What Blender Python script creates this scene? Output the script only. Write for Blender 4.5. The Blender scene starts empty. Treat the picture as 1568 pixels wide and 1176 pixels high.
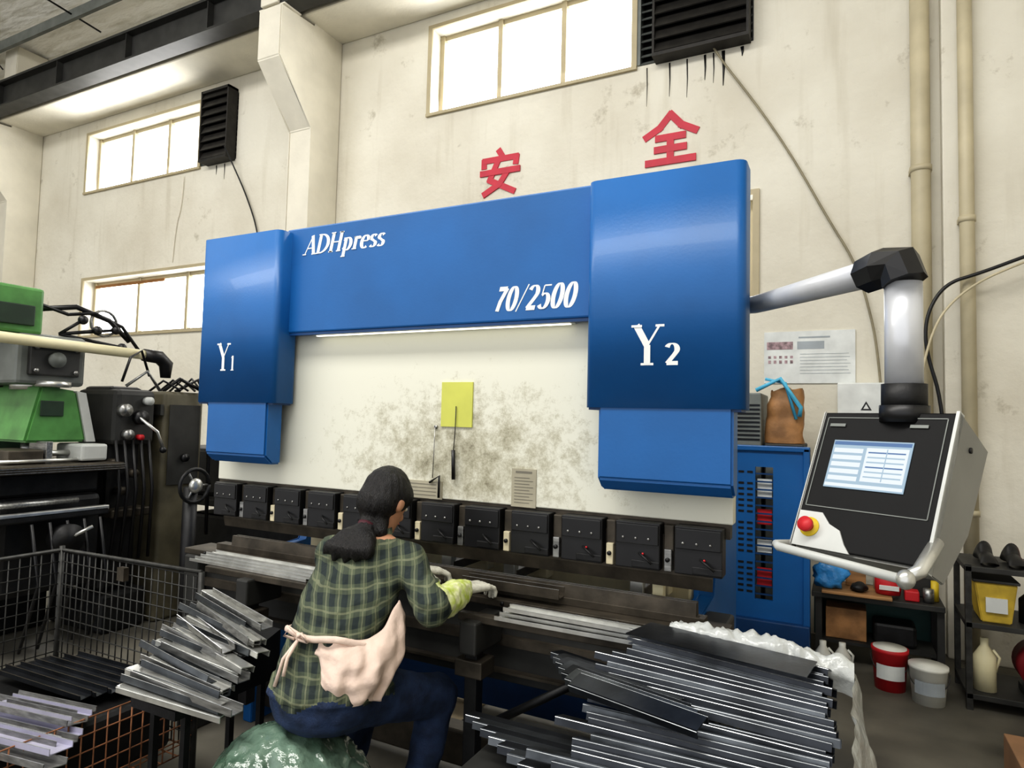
import bpy, bmesh, math, random, time
import numpy as np
from mathutils import Matrix, Vector, noise
random.seed(7)
SC=bpy.context.scene
COL=SC.collection
W=5.508
# ------------------------------------------------------------------ materials
def srgb(r,g,b):
    def c(v):
        v/=255.0
        return v/12.92 if v<=0.04045 else ((v+0.055)/1.055)**2.4
    return (c(r),c(g),c(b))
MC={}
def M(name,rgb,rough=.5,metal=0.,var=.12,scale=6,bump=0.,bscale=60,rgb2=None,spec=.5,alpha=1,stretch=None,coat=0):
    if name in MC: return MC[name]
    m=bpy.data.materials.new(name);m.use_nodes=True
    nt=m.node_tree;N=nt.nodes;L=nt.links;p=N['Principled BSDF']
    c=srgb(*rgb)
    tc=N.new('ShaderNodeTexCoord')
    src=tc.outputs['Object']
    if stretch:
        mp=N.new('ShaderNodeMapping');mp.inputs['Scale'].default_value=stretch
        L.new(src,mp.inputs['Vector']);src=mp.outputs['Vector']
    n=N.new('ShaderNodeTexNoise');n.inputs['Scale'].default_value=scale;n.inputs['Detail'].default_value=6
    L.new(src,n.inputs['Vector'])
    r=N.new('ShaderNodeValToRGB')
    c2=srgb(*rgb2) if rgb2 else tuple(min(1,x*(1+var)) for x in c)
    c1=c if rgb2 else tuple(x*(1-var) for x in c)
    r.color_ramp.elements[0].position=.35;r.color_ramp.elements[1].position=.65
    r.color_ramp.elements[0].color=(*c1,1);r.color_ramp.elements[1].color=(*c2,1)
    L.new(n.outputs['Fac'],r.inputs['Fac']);L.new(r.outputs['Color'],p.inputs['Base Color'])
    p.inputs['Roughness'].default_value=rough;p.inputs['Metallic'].default_value=metal
    p.inputs['Specular IOR Level'].default_value=spec
    if coat: p.inputs['Coat Weight'].default_value=coat
    if alpha<1: p.inputs['Alpha'].default_value=alpha
    if bump:
        n2=N.new('ShaderNodeTexNoise');n2.inputs['Scale'].default_value=bscale;n2.inputs['Detail'].default_value=4
        L.new(src,n2.inputs['Vector'])
        b=N.new('ShaderNodeBump');b.inputs['Strength'].default_value=bump;b.inputs['Distance'].default_value=.01
        L.new(n2.outputs['Fac'],b.inputs['Height']);L.new(b.outputs['Normal'],p.inputs['Normal'])
    MC[name]=m
    return m
def EM(name,rgb,s,base=None):
    if name in MC: return MC[name]
    m=bpy.data.materials.new(name);m.use_nodes=True;N=m.node_tree.nodes
    p=N['Principled BSDF'];p.inputs['Base Color'].default_value=(*srgb(*(base or rgb)),1)
    p.inputs['Emission Color'].default_value=(*srgb(*rgb),1);p.inputs['Emission Strength'].default_value=s
    MC[name]=m;return m

blue=M('blue_paint',(20,94,158),.42,0,.08,3,.04,90,coat=.06)
blue_d=M('blue_paint_dark',(12,60,108),.45,0,.2,5)
white_p=M('white_letter_paint',(232,234,232),.5,0,.05)
steel=M('raw_steel',(150,150,148),.35,.8,.3,14,.05,80,stretch=(1,6,6))
steel_l=M('bright_steel',(205,205,200),.28,.75,.15,14)
steel_d=M('dark_steel_sheet',(92,96,100),.34,.8,.45,7,.05,70)
steel_b=M('blued_steel_sheet',(56,59,64),.30,.7,.4,7,.05,70)
steel_e=M('cut_sheet_edge',(200,202,202),.3,.5,.2,30)
steel_e2=M('pale_bend_edge',(130,133,136),.35,.6,.5,5)  # mid grey for the thin lines laid along the strip bends
black=M('black_plastic',(22,22,24),.4,0,.2,10)
blackm=M('black_iron',(26,26,27),.5,.2,.4,12,.1)
iron=M('worn_iron',(76,70,61),.5,.5,.35,10,.1,50)
beige=M('beige_casting',(206,196,166),.5,0,.15,8)
grey=M('grey_paint',(112,116,112),.5,0,.15,6)
greyl=M('light_grey_paint',(190,192,188),.4,0,.08,6)
dgrey=M('dark_grey_paint',(47,47,45),.55,0,.3,6)
olive=M('olive_grey_paint',(88,83,66),.55,0,.3,5)
green=M('machine_green',(80,132,70),.45,0,.25,6,coat=.1)
green_d=M('machine_green_dark',(34,54,38),.5,0,.25,6)
cream=M('cream_paint',(222,214,178),.45,0,.08,5)
red=M('red_paint',(190,34,42),.5,0,.1,10)
yellow=M('yellow_plastic',(214,186,48),.5,0,.1,10)
rubber=M('rubber',(28,27,26),.6,0,.2,10)
wood=M('wood_board',(156,118,78),.6,0,.3,4,.1,30,stretch=(1,8,8))
rust=M('rusty_wire',(150,104,74),.7,.2,.3,20,.2,60)
wirem=M('dull_wire',(62,62,60),.5,.5,.3,20)
film=M('plastic_film',(212,215,212),.22,0,.10,14,.8,26,spec=.8,alpha=.75)
pipe_c=M('cream_pipe',(192,182,154),.5,0,.12,3,.05)
conc=M('painted_concrete',(218,213,198),.8,0,.06,3,.25,30)
frame_w=M('window_frame',(176,164,134),.5,0,.05)
glass_e=EM('daylit_window_pane',(250,252,255),5.5)
led=EM('led_tube',(255,250,225),2.2)
skin=M('skin',(190,142,112),.55,0,.06,20)
hair_m=M('black_hair',(16,13,13),.42,0,.5,60,.6,120,stretch=(3,3,.6))
jeans=M('denim',(38,54,84),.85,0,.35,18,.3,160)
glove=M('white_glove',(216,214,200),.85,0,.1,60,.4,260)
sleeve=M('yellow_sleeve',(186,204,80),.75,0,.0,34,.5,40,rgb2=(228,230,184))
apron=M('pale_pink_cloth',(228,205,190),.85,0,.08,9,.5,30)
bagm=M('green_plastic_bag',(72,96,80),.16,0,.3,8,.9,22,spec=.9,rgb2=(122,146,130))
bottle_w=M('white_plastic',(222,222,214),.4,0,.06,8)
tealm=M('teal_paint',(26,72,70),.5,0,.2,6)

def wallmat():
    m=bpy.data.materials.new('aged_white_wall');m.use_nodes=True;nt=m.node_tree;N=nt.nodes;L=nt.links;p=N['Principled BSDF']
    tc=N.new('ShaderNodeTexCoord')
    n=N.new('ShaderNodeTexNoise');n.inputs['Scale'].default_value=.9;n.inputs['Detail'].default_value=8;L.new(tc.outputs['Object'],n.inputs['Vector'])
    r=N.new('ShaderNodeValToRGB');e=r.color_ramp.elements
    e[0].position=.3;e[0].color=(*srgb(206,200,184),1);e[1].position=.62;e[1].color=(*srgb(224,220,206),1)
    L.new(n.outputs['Fac'],r.inputs['Fac'])
    mp=N.new('ShaderNodeMapping');mp.inputs['Scale'].default_value=(7,7,.6);L.new(tc.outputs['Object'],mp.inputs['Vector'])
    n2=N.new('ShaderNodeTexNoise');n2.inputs['Scale'].default_value=1;n2.inputs['Detail'].default_value=6;L.new(mp.outputs['Vector'],n2.inputs['Vector'])
    r2=N.new('ShaderNodeValToRGB');r2.color_ramp.elements[0].position=.2;r2.color_ramp.elements[0].color=(.62,.58,.5,1);r2.color_ramp.elements[1].position=.42;r2.color_ramp.elements[1].color=(1,1,1,1)
    L.new(n2.outputs['Fac'],r2.inputs['Fac'])
    mx=N.new('ShaderNodeMix');mx.data_type='RGBA';mx.blend_type='MULTIPLY';mx.inputs[0].default_value=.36
    L.new(r.outputs['Color'],mx.inputs[6]);L.new(r2.outputs['Color'],mx.inputs[7])
    n4=N.new('ShaderNodeTexNoise');n4.inputs['Scale'].default_value=3.2;n4.inputs['Detail'].default_value=9;n4.inputs['Roughness'].default_value=.7;L.new(tc.outputs['Object'],n4.inputs['Vector'])
    r4=N.new('ShaderNodeValToRGB');r4.color_ramp.elements[0].position=.28;r4.color_ramp.elements[0].color=(.5,.47,.41,1);r4.color_ramp.elements[1].position=.39;r4.color_ramp.elements[1].color=(1,1,1,1)
    L.new(n4.outputs['Fac'],r4.inputs['Fac'])
    mx2=N.new('ShaderNodeMix');mx2.data_type='RGBA';mx2.blend_type='MULTIPLY';mx2.inputs[0].default_value=.65
    L.new(mx.outputs[2],mx2.inputs[6]);L.new(r4.outputs['Color'],mx2.inputs[7])
    L.new(mx2.outputs[2],p.inputs['Base Color']);p.inputs['Roughness'].default_value=.85
    n3=N.new('ShaderNodeTexNoise');n3.inputs['Scale'].default_value=14;n3.inputs['Detail'].default_value=6;L.new(tc.outputs['Object'],n3.inputs['Vector'])
    b=N.new('ShaderNodeBump');b.inputs['Strength'].default_value=.35;b.inputs['Distance'].default_value=.02
    L.new(n3.outputs['Fac'],b.inputs['Height']);L.new(b.outputs['Normal'],p.inputs['Normal'])
    return m
wall_m=wallmat()
def floormat():
    m=bpy.data.materials.new('oily_concrete_floor');m.use_nodes=True;nt=m.node_tree;N=nt.nodes;L=nt.links;p=N['Principled BSDF']
    tc=N.new('ShaderNodeTexCoord')
    n=N.new('ShaderNodeTexNoise');n.inputs['Scale'].default_value=1.6;n.inputs['Detail'].default_value=10;L.new(tc.outputs['Object'],n.inputs['Vector'])
    r=N.new('ShaderNodeValToRGB');e=r.color_ramp.elements
    e[0].position=.35;e[0].color=(*srgb(66,64,58),1);e[1].position=.7;e[1].color=(*srgb(120,116,105),1)
    L.new(n.outputs['Fac'],r.inputs['Fac']);L.new(r.outputs['Color'],p.inputs['Base Color'])
    r2=N.new('ShaderNodeMapRange');r2.inputs[3].default_value=.35;r2.inputs[4].default_value=.75
    L.new(n.outputs['Fac'],r2.inputs[0]);L.new(r2.outputs[0],p.inputs['Roughness'])
    return m
floor_m=floormat()
def rammat():
    m=bpy.data.materials.new('greasy_white_ram_paint');m.use_nodes=True;nt=m.node_tree;N=nt.nodes;L=nt.links;p=N['Principled BSDF']
    tc=N.new('ShaderNodeTexCoord')
    def blob(cx,cz,sx,sz):
        mp=N.new('ShaderNodeMapping');mp.vector_type='TEXTURE';mp.inputs['Location'].default_value=(cx,2.307,cz);mp.inputs['Scale'].default_value=(sx,1,sz)
        L.new(tc.outputs['Object'],mp.inputs['Vector'])
        g=N.new('ShaderNodeTexGradient');g.gradient_type='SPHERICAL';L.new(mp.outputs['Vector'],g.inputs['Vector']);return g
    g=blob(-1.40,1.40,.95,.42)
    n=N.new('ShaderNodeTexNoise');n.inputs['Scale'].default_value=13;n.inputs['Detail'].default_value=12;n.inputs['Roughness'].default_value=.82;L.new(tc.outputs['Object'],n.inputs['Vector'])
    a=N.new('ShaderNodeMath');a.operation='MULTIPLY_ADD';a.inputs[1].default_value=.28
    L.new(g.outputs['Fac'],a.inputs[0]);L.new(n.outputs['Fac'],a.inputs[2])
    r=N.new('ShaderNodeValToRGB');e=r.color_ramp.elements
    e[0].position=.60;e[0].color=(*srgb(222,221,206),1);e[1].position=.90;e[1].color=(*srgb(112,106,84),1)
    x=e.new(.74);x.color=(*srgb(182,178,157),1)
    L.new(a.outputs[0],r.inputs['Fac']);L.new(r.outputs['Color'],p.inputs['Base Color']);p.inputs['Roughness'].default_value=.45
    return m
ram_m=rammat()
def plaid():
    m=bpy.data.materials.new('green_plaid_flannel');m.use_nodes=True;nt=m.node_tree;N=nt.nodes;L=nt.links;p=N['Principled BSDF']
    tc=N.new('ShaderNodeTexCoord')
    sp=N.new('ShaderNodeSeparateXYZ');L.new(tc.outputs['Object'],sp.inputs[0])
    def mth(op,a,b=None):
        q=N.new('ShaderNodeMath');q.operation=op
        for i,v in enumerate((a,b)):
            if v is None: continue
            if isinstance(v,(int,float)): q.inputs[i].default_value=v
            else: L.new(v,q.inputs[i])
        return q.outputs[0]
    nn=N.new('ShaderNodeTexNoise');nn.inputs['Scale'].default_value=7;L.new(tc.outputs['Object'],nn.inputs['Vector'])
    wob=mth('MULTIPLY',nn.outputs['Fac'],.03)
    h=mth('ADD',mth('ADD',sp.outputs[0],mth('MULTIPLY',sp.outputs[1],.8)),wob)
    v=mth('ADD',mth('ADD',sp.outputs[2],mth('MULTIPLY',sp.outputs[1],-.25)),wob)
    def band(s,per,w,off=0.):
        f=mth('FRACT',mth('ADD',mth('DIVIDE',s,per),off))
        return mth('LESS_THAN',f,w)
    H1=band(h,.052,.48);V1=band(v,.052,.48);H2=band(h,.052,.10,.3);V2=band(v,.052,.10,.3)
    def mix(f,a,b):
        q=N.new('ShaderNodeMix');q.data_type='RGBA'
        if isinstance(f,(int,float)): q.inputs[0].default_value=f
        else: L.new(f,q.inputs[0])
        for i,c in((6,a),(7,b)):
            if isinstance(c,tuple): q.inputs[i].default_value=(*c,1)
            else: L.new(c,q.inputs[i])
        return q.outputs[2]
    s1=mth('MULTIPLY',mth('ADD',H1,V1),.5)
    c=mix(s1,srgb(86,94,74),srgb(36,46,46))
    c=mix(mth('MULTIPLY',mth('MAXIMUM',H2,V2),.34),c,srgb(150,152,122))
    L.new(c,p.inputs['Base Color']);p.inputs['Roughness'].default_value=.9
    n=N.new('ShaderNodeTexNoise');n.inputs['Scale'].default_value=16;L.new(tc.outputs['Object'],n.inputs['Vector'])
    b=N.new('ShaderNodeBump');b.inputs['Strength'].default_value=.7;b.inputs['Distance'].default_value=.03
    L.new(n.outputs['Fac'],b.inputs['Height']);L.new(b.outputs['Normal'],p.inputs['Normal'])
    return m
plaid_m=plaid()
def quilt():
    m=bpy.data.materials.new('roof_insulation_quilt');m.use_nodes=True;nt=m.node_tree;N=nt.nodes;L=nt.links;p=N['Principled BSDF']
    tc=N.new('ShaderNodeTexCoord')
    mp=N.new('ShaderNodeMapping');mp.inputs['Scale'].default_value=(1.6,5.5,1);L.new(tc.outputs['Object'],mp.inputs['Vector'])
    v=N.new('ShaderNodeTexNoise');v.inputs['Scale'].default_value=1.6;v.inputs['Detail'].default_value=3;L.new(mp.outputs['Vector'],v.inputs['Vector'])
    r=N.new('ShaderNodeValToRGB');r.color_ramp.elements[0].color=(*srgb(216,212,198),1);r.color_ramp.elements[0].position=.25;r.color_ramp.elements[1].color=(*srgb(253,251,244),1);r.color_ramp.elements[1].position=.5
    L.new(v.outputs['Fac'],r.inputs['Fac']);L.new(r.outputs['Color'],p.inputs['Base Color'])
    b=N.new('ShaderNodeBump');b.inputs['Strength'].default_value=.7;b.inputs['Distance'].default_value=.05
    L.new(v.outputs['Fac'],b.inputs['Height']);L.new(b.outputs['Normal'],p.inputs['Normal'])
    p.inputs['Roughness'].default_value=.6
    return m
quilt_m=quilt()

# ------------------------------------------------------------------ builder
class B:
    def __init__(s,name,parent=None):
        s.name=name;s.bm=bmesh.new();s.mats=[];s.parent=parent
    def mi(s,m):
        if m not in s.mats: s.mats.append(m)
        return s.mats.index(m)
    def merge(s,t,m,smooth=False,mw=None):
        if mw is not None: bmesh.ops.transform(t,matrix=mw,verts=t.verts)
        bmesh.ops.recalc_face_normals(t,faces=t.faces)
        i=s.mi(m);vm={}
        for v in t.verts: vm[v]=s.bm.verts.new(v.co)
        for f in t.faces:
            try:
                g=s.bm.faces.new([vm[v] for v in f.verts]);g.material_index=i;g.smooth=smooth
            except ValueError: pass
        t.free();return s
    def box(s,x0,x1,y0,y1,z0,z1,m,bev=0,seg=2,mw=None,vertical=False,smooth=None):
        t=bmesh.new();bmesh.ops.create_cube(t,size=1)
        for v in t.verts:
            v.co=Vector((x0 if v.co.x<0 else x1,y0 if v.co.y<0 else y1,z0 if v.co.z<0 else z1))
        if bev:
            es=[e for e in t.edges if (not vertical or abs(e.verts[0].co.z-e.verts[1].co.z)>1e-5)]
            bmesh.ops.bevel(t,geom=es,offset=bev,segments=seg,affect='EDGES',profile=.5)
        return s.merge(t,m,bool(bev) and seg>2 if smooth is None else smooth,mw)
    def prism(s,poly,axis,a0,a1,m,bev=0,mw=None):
        t=bmesh.new()
        def P(p,a):
            return {'x':(a,p[0],p[1]),'y':(p[0],a,p[1]),'z':(p[0],p[1],a)}[axis]
        A=[t.verts.new(P(p,a0)) for p in poly];C=[t.verts.new(P(p,a1)) for p in poly]
        t.faces.new(A);t.faces.new(C[::-1])
        n=len(poly)
        for i in range(n): t.faces.new((A[i],A[(i+1)%n],C[(i+1)%n],C[i]))
        if bev: bmesh.ops.bevel(t,geom=list(t.edges),offset=bev,segments=2,affect='EDGES')
        return s.merge(t,m,False,mw)
    def tube(s,pts,r,m,seg=12,mw=None,smooth=True,flat=None):
        pts=[Vector(p) for p in pts];n=len(pts)
        rs=r if isinstance(r,(list,tuple)) else [r]*n
        t=bmesh.new();rings=[];up=None
        for i,p in enumerate(pts):
            d=(pts[min(i+1,n-1)]-pts[max(i-1,0)]).normalized()
            if up is None:
                up=Vector((0,0,1)) if abs(d.z)<.9 else Vector((0,1,0))
            a=d.cross(up)
            if a.length<1e-4: a=d.orthogonal()
            a.normalize();b=a.cross(d).normalized();up=b
            fl=flat or 1
            rings.append([t.verts.new(p+(a*math.cos(k*2*math.pi/seg)+b*fl*math.sin(k*2*math.pi/seg))*rs[i]) for k in range(seg)])
        for i in range(n-1):
            for k in range(seg):
                t.faces.new((rings[i][k],rings[i][(k+1)%seg],rings[i+1][(k+1)%seg],rings[i+1][k]))
        t.faces.new(rings[0]);t.faces.new(rings[-1][::-1])
        s.merge(t,m,smooth,mw)
        return s
    def cyl(s,p0,p1,r,m,seg=20,mw=None,r1=None):
        return s.tube([p0,p1],[r,r if r1 is None else r1],m,seg,mw)
    def sph(s,c,r,m,seg=20,mw=None,rot=None):
        if not isinstance(r,(tuple,list)): r=(r,r,r)
        t=bmesh.new();bmesh.ops.create_uvsphere(t,u_segments=seg,v_segments=seg//2+2,radius=1)
        q=Matrix.Diagonal((*r,1))
        if rot: q=rot.to_4x4()@q
        q=Matrix.Translation(c)@q
        bmesh.ops.transform(t,matrix=q,verts=t.verts)
        return s.merge(t,m,True,mw)
    def loft(s,rings,m,seg=28,mw=None):
        t=bmesh.new();R=[]
        for (cx,cy,cz,rx,ry) in rings:
            R.append([t.verts.new((cx+rx*math.cos(k*2*math.pi/seg),cy+ry*math.sin(k*2*math.pi/seg),cz)) for k in range(seg)])
        for i in range(len(R)-1):
            for k in range(seg): t.faces.new((R[i][k],R[i][(k+1)%seg],R[i+1][(k+1)%seg],R[i+1][k]))
        t.faces.new(R[0][::-1]);t.faces.new(R[-1])
        return s.merge(t,m,True,mw)
    def quad(s,ps,m):
        i=s.mi(m);f=s.bm.faces.new([s.bm.verts.new(p) for p in ps]);f.material_index=i;return s
    def grid(s,nu,nv,fn,m,smooth=True):
        t=bmesh.new();V=[[t.verts.new(fn(i/nu,j/nv)) for j in range(nv+1)] for i in range(nu+1)]
        for i in range(nu):
            for j in range(nv): t.faces.new((V[i][j],V[i+1][j],V[i+1][j+1],V[i][j+1]))
        return s.merge(t,m,smooth)
    def done(s):
        me=bpy.data.meshes.new(s.name);s.bm.to_mesh(me);s.bm.free()
        for m in s.mats: me.materials.append(m)
        o=bpy.data.objects.new(s.name,me);COL.objects.link(o)
        if s.parent: o.parent=s.parent
        return o
def empty(name,loc=(0,0,0)):
    o=bpy.data.objects.new(name,None);COL.objects.link(o);o.empty_display_size=.1;return o

# ---- blended implicit surface -> one continuous mesh (naive surface nets)
class Blob:
    def __init__(s): s.p=[]
    def cap(s,p0,p1,r0,r1=None):
        s.p.append(('c',tuple(p0),tuple(p1),r0,r0 if r1 is None else r1));return s
    def chain(s,pts,rs):
        for i in range(len(pts)-1): s.cap(pts[i],pts[i+1],rs[i],rs[i+1])
        return s
    def ell(s,c,r,mw=None):
        if not isinstance(r,(tuple,list)): r=(r,r,r)
        s.p.append(('e',tuple(c),tuple(r),mw));return s
    def loft(s,rings): s.p.append(('l',rings));return s
    def bbox(s,q):
        if q[0]=='c':
            r=max(q[3],q[4]);a=np.array(q[1]);b=np.array(q[2]);return np.minimum(a,b)-r,np.maximum(a,b)+r
        if q[0]=='e':
            c=Vector(q[1]);R=max(q[2])
            if q[3] is not None: c=q[3]@c;return np.array(c)-R,np.array(c)+R
            return np.array(c)-np.array(q[2]),np.array(c)+np.array(q[2])
        a=np.array(q[1]);return (np.array([(a[:,0]-a[:,3]).min(),(a[:,1]-a[:,4]).min(),a[:,2].min()]),np.array([(a[:,0]+a[:,3]).max(),(a[:,1]+a[:,4]).max(),a[:,2].max()]))
    def build(s,name,h,k,mat,parent=None):
        bb=[s.bbox(q) for q in s.p]
        lo=np.min([b[0] for b in bb],0)-3*h-k;hi=np.max([b[1] for b in bb],0)+3*h+k
        n=np.ceil((hi-lo)/h).astype(int)+1
        F=np.full(n,.1,dtype=np.float32)
        ax=[lo[i]+h*np.arange(n[i]) for i in range(3)]
        for q,(a,b) in zip(s.p,bb):
            i0=np.maximum(0,np.floor((a-k-2.5*h-lo)/h).astype(int));i1=np.minimum(n,np.ceil((b+k+2.5*h-lo)/h).astype(int)+1)
            X,Y,Z=np.meshgrid(ax[0][i0[0]:i1[0]],ax[1][i0[1]:i1[1]],ax[2][i0[2]:i1[2]],indexing='ij')
            if q[0]=='c':
                p0=np.array(q[1]);d=np.array(q[2])-p0;L2=max(1e-12,(d*d).sum())
                t=np.clip(((X-p0[0])*d[0]+(Y-p0[1])*d[1]+(Z-p0[2])*d[2])/L2,0,1)
                D=np.sqrt((X-p0[0]-t*d[0])**2+(Y-p0[1]-t*d[1])**2+(Z-p0[2]-t*d[2])**2)-(q[3]+(q[4]-q[3])*t)
            elif q[0]=='e':
                if q[3] is not None:
                    I=q[3].inverted();x=I[0][0]*X+I[0][1]*Y+I[0][2]*Z+I[0][3];y=I[1][0]*X+I[1][1]*Y+I[1][2]*Z+I[1][3];z=I[2][0]*X+I[2][1]*Y+I[2][2]*Z+I[2][3]
                else: x,y,z=X,Y,Z
                x=x-q[1][0];y=y-q[1][1];z=z-q[1][2];r=q[2]
                k0=np.sqrt((x/r[0])**2+(y/r[1])**2+(z/r[2])**2);k1=np.sqrt((x/r[0]**2)**2+(y/r[1]**2)**2+(z/r[2]**2)**2)+1e-9
                D=k0*(k0-1)/k1
            else:
                A=np.array(q[1]);zz=Z
                f=lambda c:np.interp(zz,A[:,2],A[:,c])
                rx=f(3);ry=f(4);x=(X-f(0));y=(Y-f(1))
                k0=np.sqrt((x/rx)**2+(y/ry)**2);k1=np.sqrt((x/rx**2)**2+(y/ry**2)**2)+1e-9
                D=np.maximum(k0*(k0-1)/k1,np.maximum(A[0,2]-zz,zz-A[-1,2]))
            sl=(slice(i0[0],i1[0]),slice(i0[1],i1[1]),slice(i0[2],i1[2]))
            G_=F[sl];hh=np.maximum(k-np.abs(G_-D),0)/k
            F[sl]=np.minimum(G_,D)-hh*hh*k*.25
        ins=F<0;c=np.zeros(n-1,dtype=np.int8)
        for dx in(0,1):
            for dy in(0,1):
                for dz in(0,1): c+=ins[dx:n[0]-1+dx,dy:n[1]-1+dy,dz:n[2]-1+dz]
        act=(c>0)&(c<8);idx=np.argwhere(act);ID=np.full(act.shape,-1,dtype=np.int64);ID[act]=np.arange(len(idx))
        acc=np.zeros((len(idx),3));cnt=np.zeros(len(idx))
        cor=[(0,0,0),(1,0,0),(0,1,0),(1,1,0),(0,0,1),(1,0,1),(0,1,1),(1,1,1)]
        for a in range(8):
            for b_ in range(a+1,8):
                if sum(abs(cor[a][i]-cor[b_][i]) for i in range(3))!=1: continue
                fa=F[idx[:,0]+cor[a][0],idx[:,1]+cor[a][1],idx[:,2]+cor[a][2]];fb=F[idx[:,0]+cor[b_][0],idx[:,1]+cor[b_][1],idx[:,2]+cor[b_][2]]
                m_=(fa<0)!=(fb<0);t=np.where(m_,fa/(fa-fb+1e-20),0)[:,None]
                acc+=np.where(m_[:,None],np.array(cor[a])+t*(np.array(cor[b_])-np.array(cor[a])),0);cnt+=m_
        V=lo+h*(idx+acc/cnt[:,None])
        Q=[]
        for axn in range(3):
            u,v=[(1,2),(2,0),(0,1)][axn]
            s0=[slice(0,n[i]) for i in range(3)];s1=list(s0);s0[axn]=slice(0,n[axn]-1);s1[axn]=slice(1,n[axn])
            A=ins[tuple(s0)];Bq=ins[tuple(s1)];E=np.argwhere(A!=Bq)
            E=E[(E[:,u]>0)&(E[:,v]>0)&(E[:,u]<n[u]-1)&(E[:,v]<n[v]-1)]
            fl=A[E[:,0],E[:,1],E[:,2]]
            def g(du,dv):
                e=E.copy();e[:,u]-=du;e[:,v]-=dv;return ID[e[:,0],e[:,1],e[:,2]]
            q=np.stack([g(1,1),g(0,1),g(0,0),g(1,0)],1);q[~fl]=q[~fl][:,::-1];Q.append(q)
        Q=np.concatenate(Q);Q=Q[(Q>=0).all(1)]
        for it in range(2):
            S=np.zeros_like(V);cn=np.zeros(len(V))
            for i in range(4):
                j=(i+1)%4;np.add.at(S,Q[:,i],V[Q[:,j]]);np.add.at(S,Q[:,j],V[Q[:,i]]);np.add.at(cn,Q[:,i],1);np.add.at(cn,Q[:,j],1)
            V=V*.5+.5*S/np.maximum(cn,1)[:,None]
        me=bpy.data.meshes.new(name);me.from_pydata(V.tolist(),[],Q.tolist());me.update()
        me.polygons.foreach_set('use_smooth',[True]*len(me.polygons));me.materials.append(mat)
        o=bpy.data.objects.new(name,me);COL.objects.link(o)
        if parent: o.parent=parent
        return o

# ------------------------------------------------------------------ room
b=B('floor');b.box(-14,3,-5,W+.3,-.1,0,floor_m);b.done()
def wall_holes(name,y0,y1,xs,zs,holes,m):
    b=B(name)
    for i in range(len(xs)-1):
        for j in range(len(zs)-1):
            xm=(xs[i]+xs[i+1])/2;zm=(zs[j]+zs[j+1])/2
            if any(h[0]<xm<h[1] and h[2]<zm<h[3] for h in holes): continue
            b.box(xs[i],xs[i+1],y0,y1,zs[j],zs[j+1],m)
    bmesh.ops.remove_doubles(b.bm,verts=b.bm.verts,dist=1e-4)
    return b.done()
holes=[(-9.88,-6.75,4.71,5.56),(-3.84,-.66,4.71,5.62),(-9.8,-6.7,2.6,3.4),(-3.84,-.66,2.6,3.42)]
wall_holes('wall_back',W,W+.28,[-14,-9.88,-9.8,-6.75,-6.7,-3.84,-.66,3],[0,2.6,3.4,3.42,4.71,5.56,5.62,7.3],holes,wall_m)
B('wall_left').box(-14.2,-14,-5,W+.28,0,7.6,wall_m).done()
B('wall_right').box(3,3.2,-5,W+.28,0,7.6,wall_m).done()
b=B('ceiling')
b.prism([(W+.3,7.0),(-5,8.1),(-5,8.25),(W+.3,7.15)],'x',-14.2,3.2,quilt_m);b.done()
b=B('roof_purlins')
for k in range(7):
    y=4.9-k*1.5;z=7.0+(W-y)*.105-.12
    b.box(-14,3,y,y+.05,z-.08,z+.06,grey)
b.tube([(-12,5.3,6.95),(-7.5,.5,7.3)],.012,blackm,6);b.tube([(-7.4,5.3,6.95),(-12,.5,7.3)],.012,blackm,6)
b.tube([(-9.4,5.3,6.9),(-9.4,.5,7.3)],.012,blackm,6)
b.done()
b=B('trim_1');b.box(-14,3,4.9,W,5.76,6.25,conc,.02);b.done()
def column(x0,x1):
    b=B('concrete_column')
    b.prism([(W,0),(5.08,0),(5.08,4.62),(4.60,5.18),(4.60,5.72),(5.08,5.72),(5.08,7.0),(W,7.0)],'x',x0,x1,conc,.012)
    b.done()
column(-11.45,-11.1);column(-5.40,-5.08)
B('wall_right_pilaster').box(.62,3.0,W-.10,W,0,7,wall_m,.01).done()
b=B('crane_runway_beam')
yc=4.72
b.box(-14,3,yc-.10,yc+.10,5.735,5.76,dgrey);b.box(-14,3,yc-.012,yc+.012,5.76,6.08,dgrey);b.box(-14,3,yc-.10,yc+.10,6.08,6.11,dgrey)
b.box(-14,3,yc-.03,yc+.03,6.11,6.17,blackm)
for k in range(12): b.box(-13.5+k*1.45,-13.49+k*1.45,yc-.09,yc+.09,5.76,6.08,dgrey)
b.done()
b=B('crane_rail_bracket')
b.box(-5.42,-5.06,4.62,4.85,5.72,5.735,conc);b.box(-5.36,-5.12,4.58,4.62,5.73,6.15,conc,.01);b.done()
curtain=M('brown_curtain_edge',(146,104,60),.8)
def window(n,x0,x1,z0,z1,panes,curt=False):
    b=B('window_%d'%n)
    y=W+.16;t=.05
    b.box(x0,x1,y,y+.06,z0,z0+t,frame_w);b.box(x0,x1,y,y+.06,z1-t,z1,frame_w)
    for k in range(panes+1):
        x=x0+(x1-x0-t)*k/panes;b.box(x,x+t,y-.02,y+.06,z0,z1,frame_w)
    b.quad([(x0,y+.04,z0),(x1,y+.04,z0),(x1,y+.04,z1),(x0,y+.04,z1)],glass_e)
    b.box(x0-.05,x1+.05,W-.03,W+.16,z0-.03,z0,frame_w)
    b.box(x0-.05,x0+.0,W-.02,W,z0,z1,frame_w);b.box(x1,x1+.05,W-.02,W,z0,z1,frame_w);b.box(x0-.05,x1+.05,W-.02,W,z1,z1+.04,frame_w)
    if curt: b.box(x0+.05,x0+1.6,y-.03,y-.02,z1-.09,z1-.05,curtain)
    b.done()
window(1,-9.88,-7.45,4.71,5.56,3);window(2,-3.84,-1.69,4.71,5.62,3)
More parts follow.
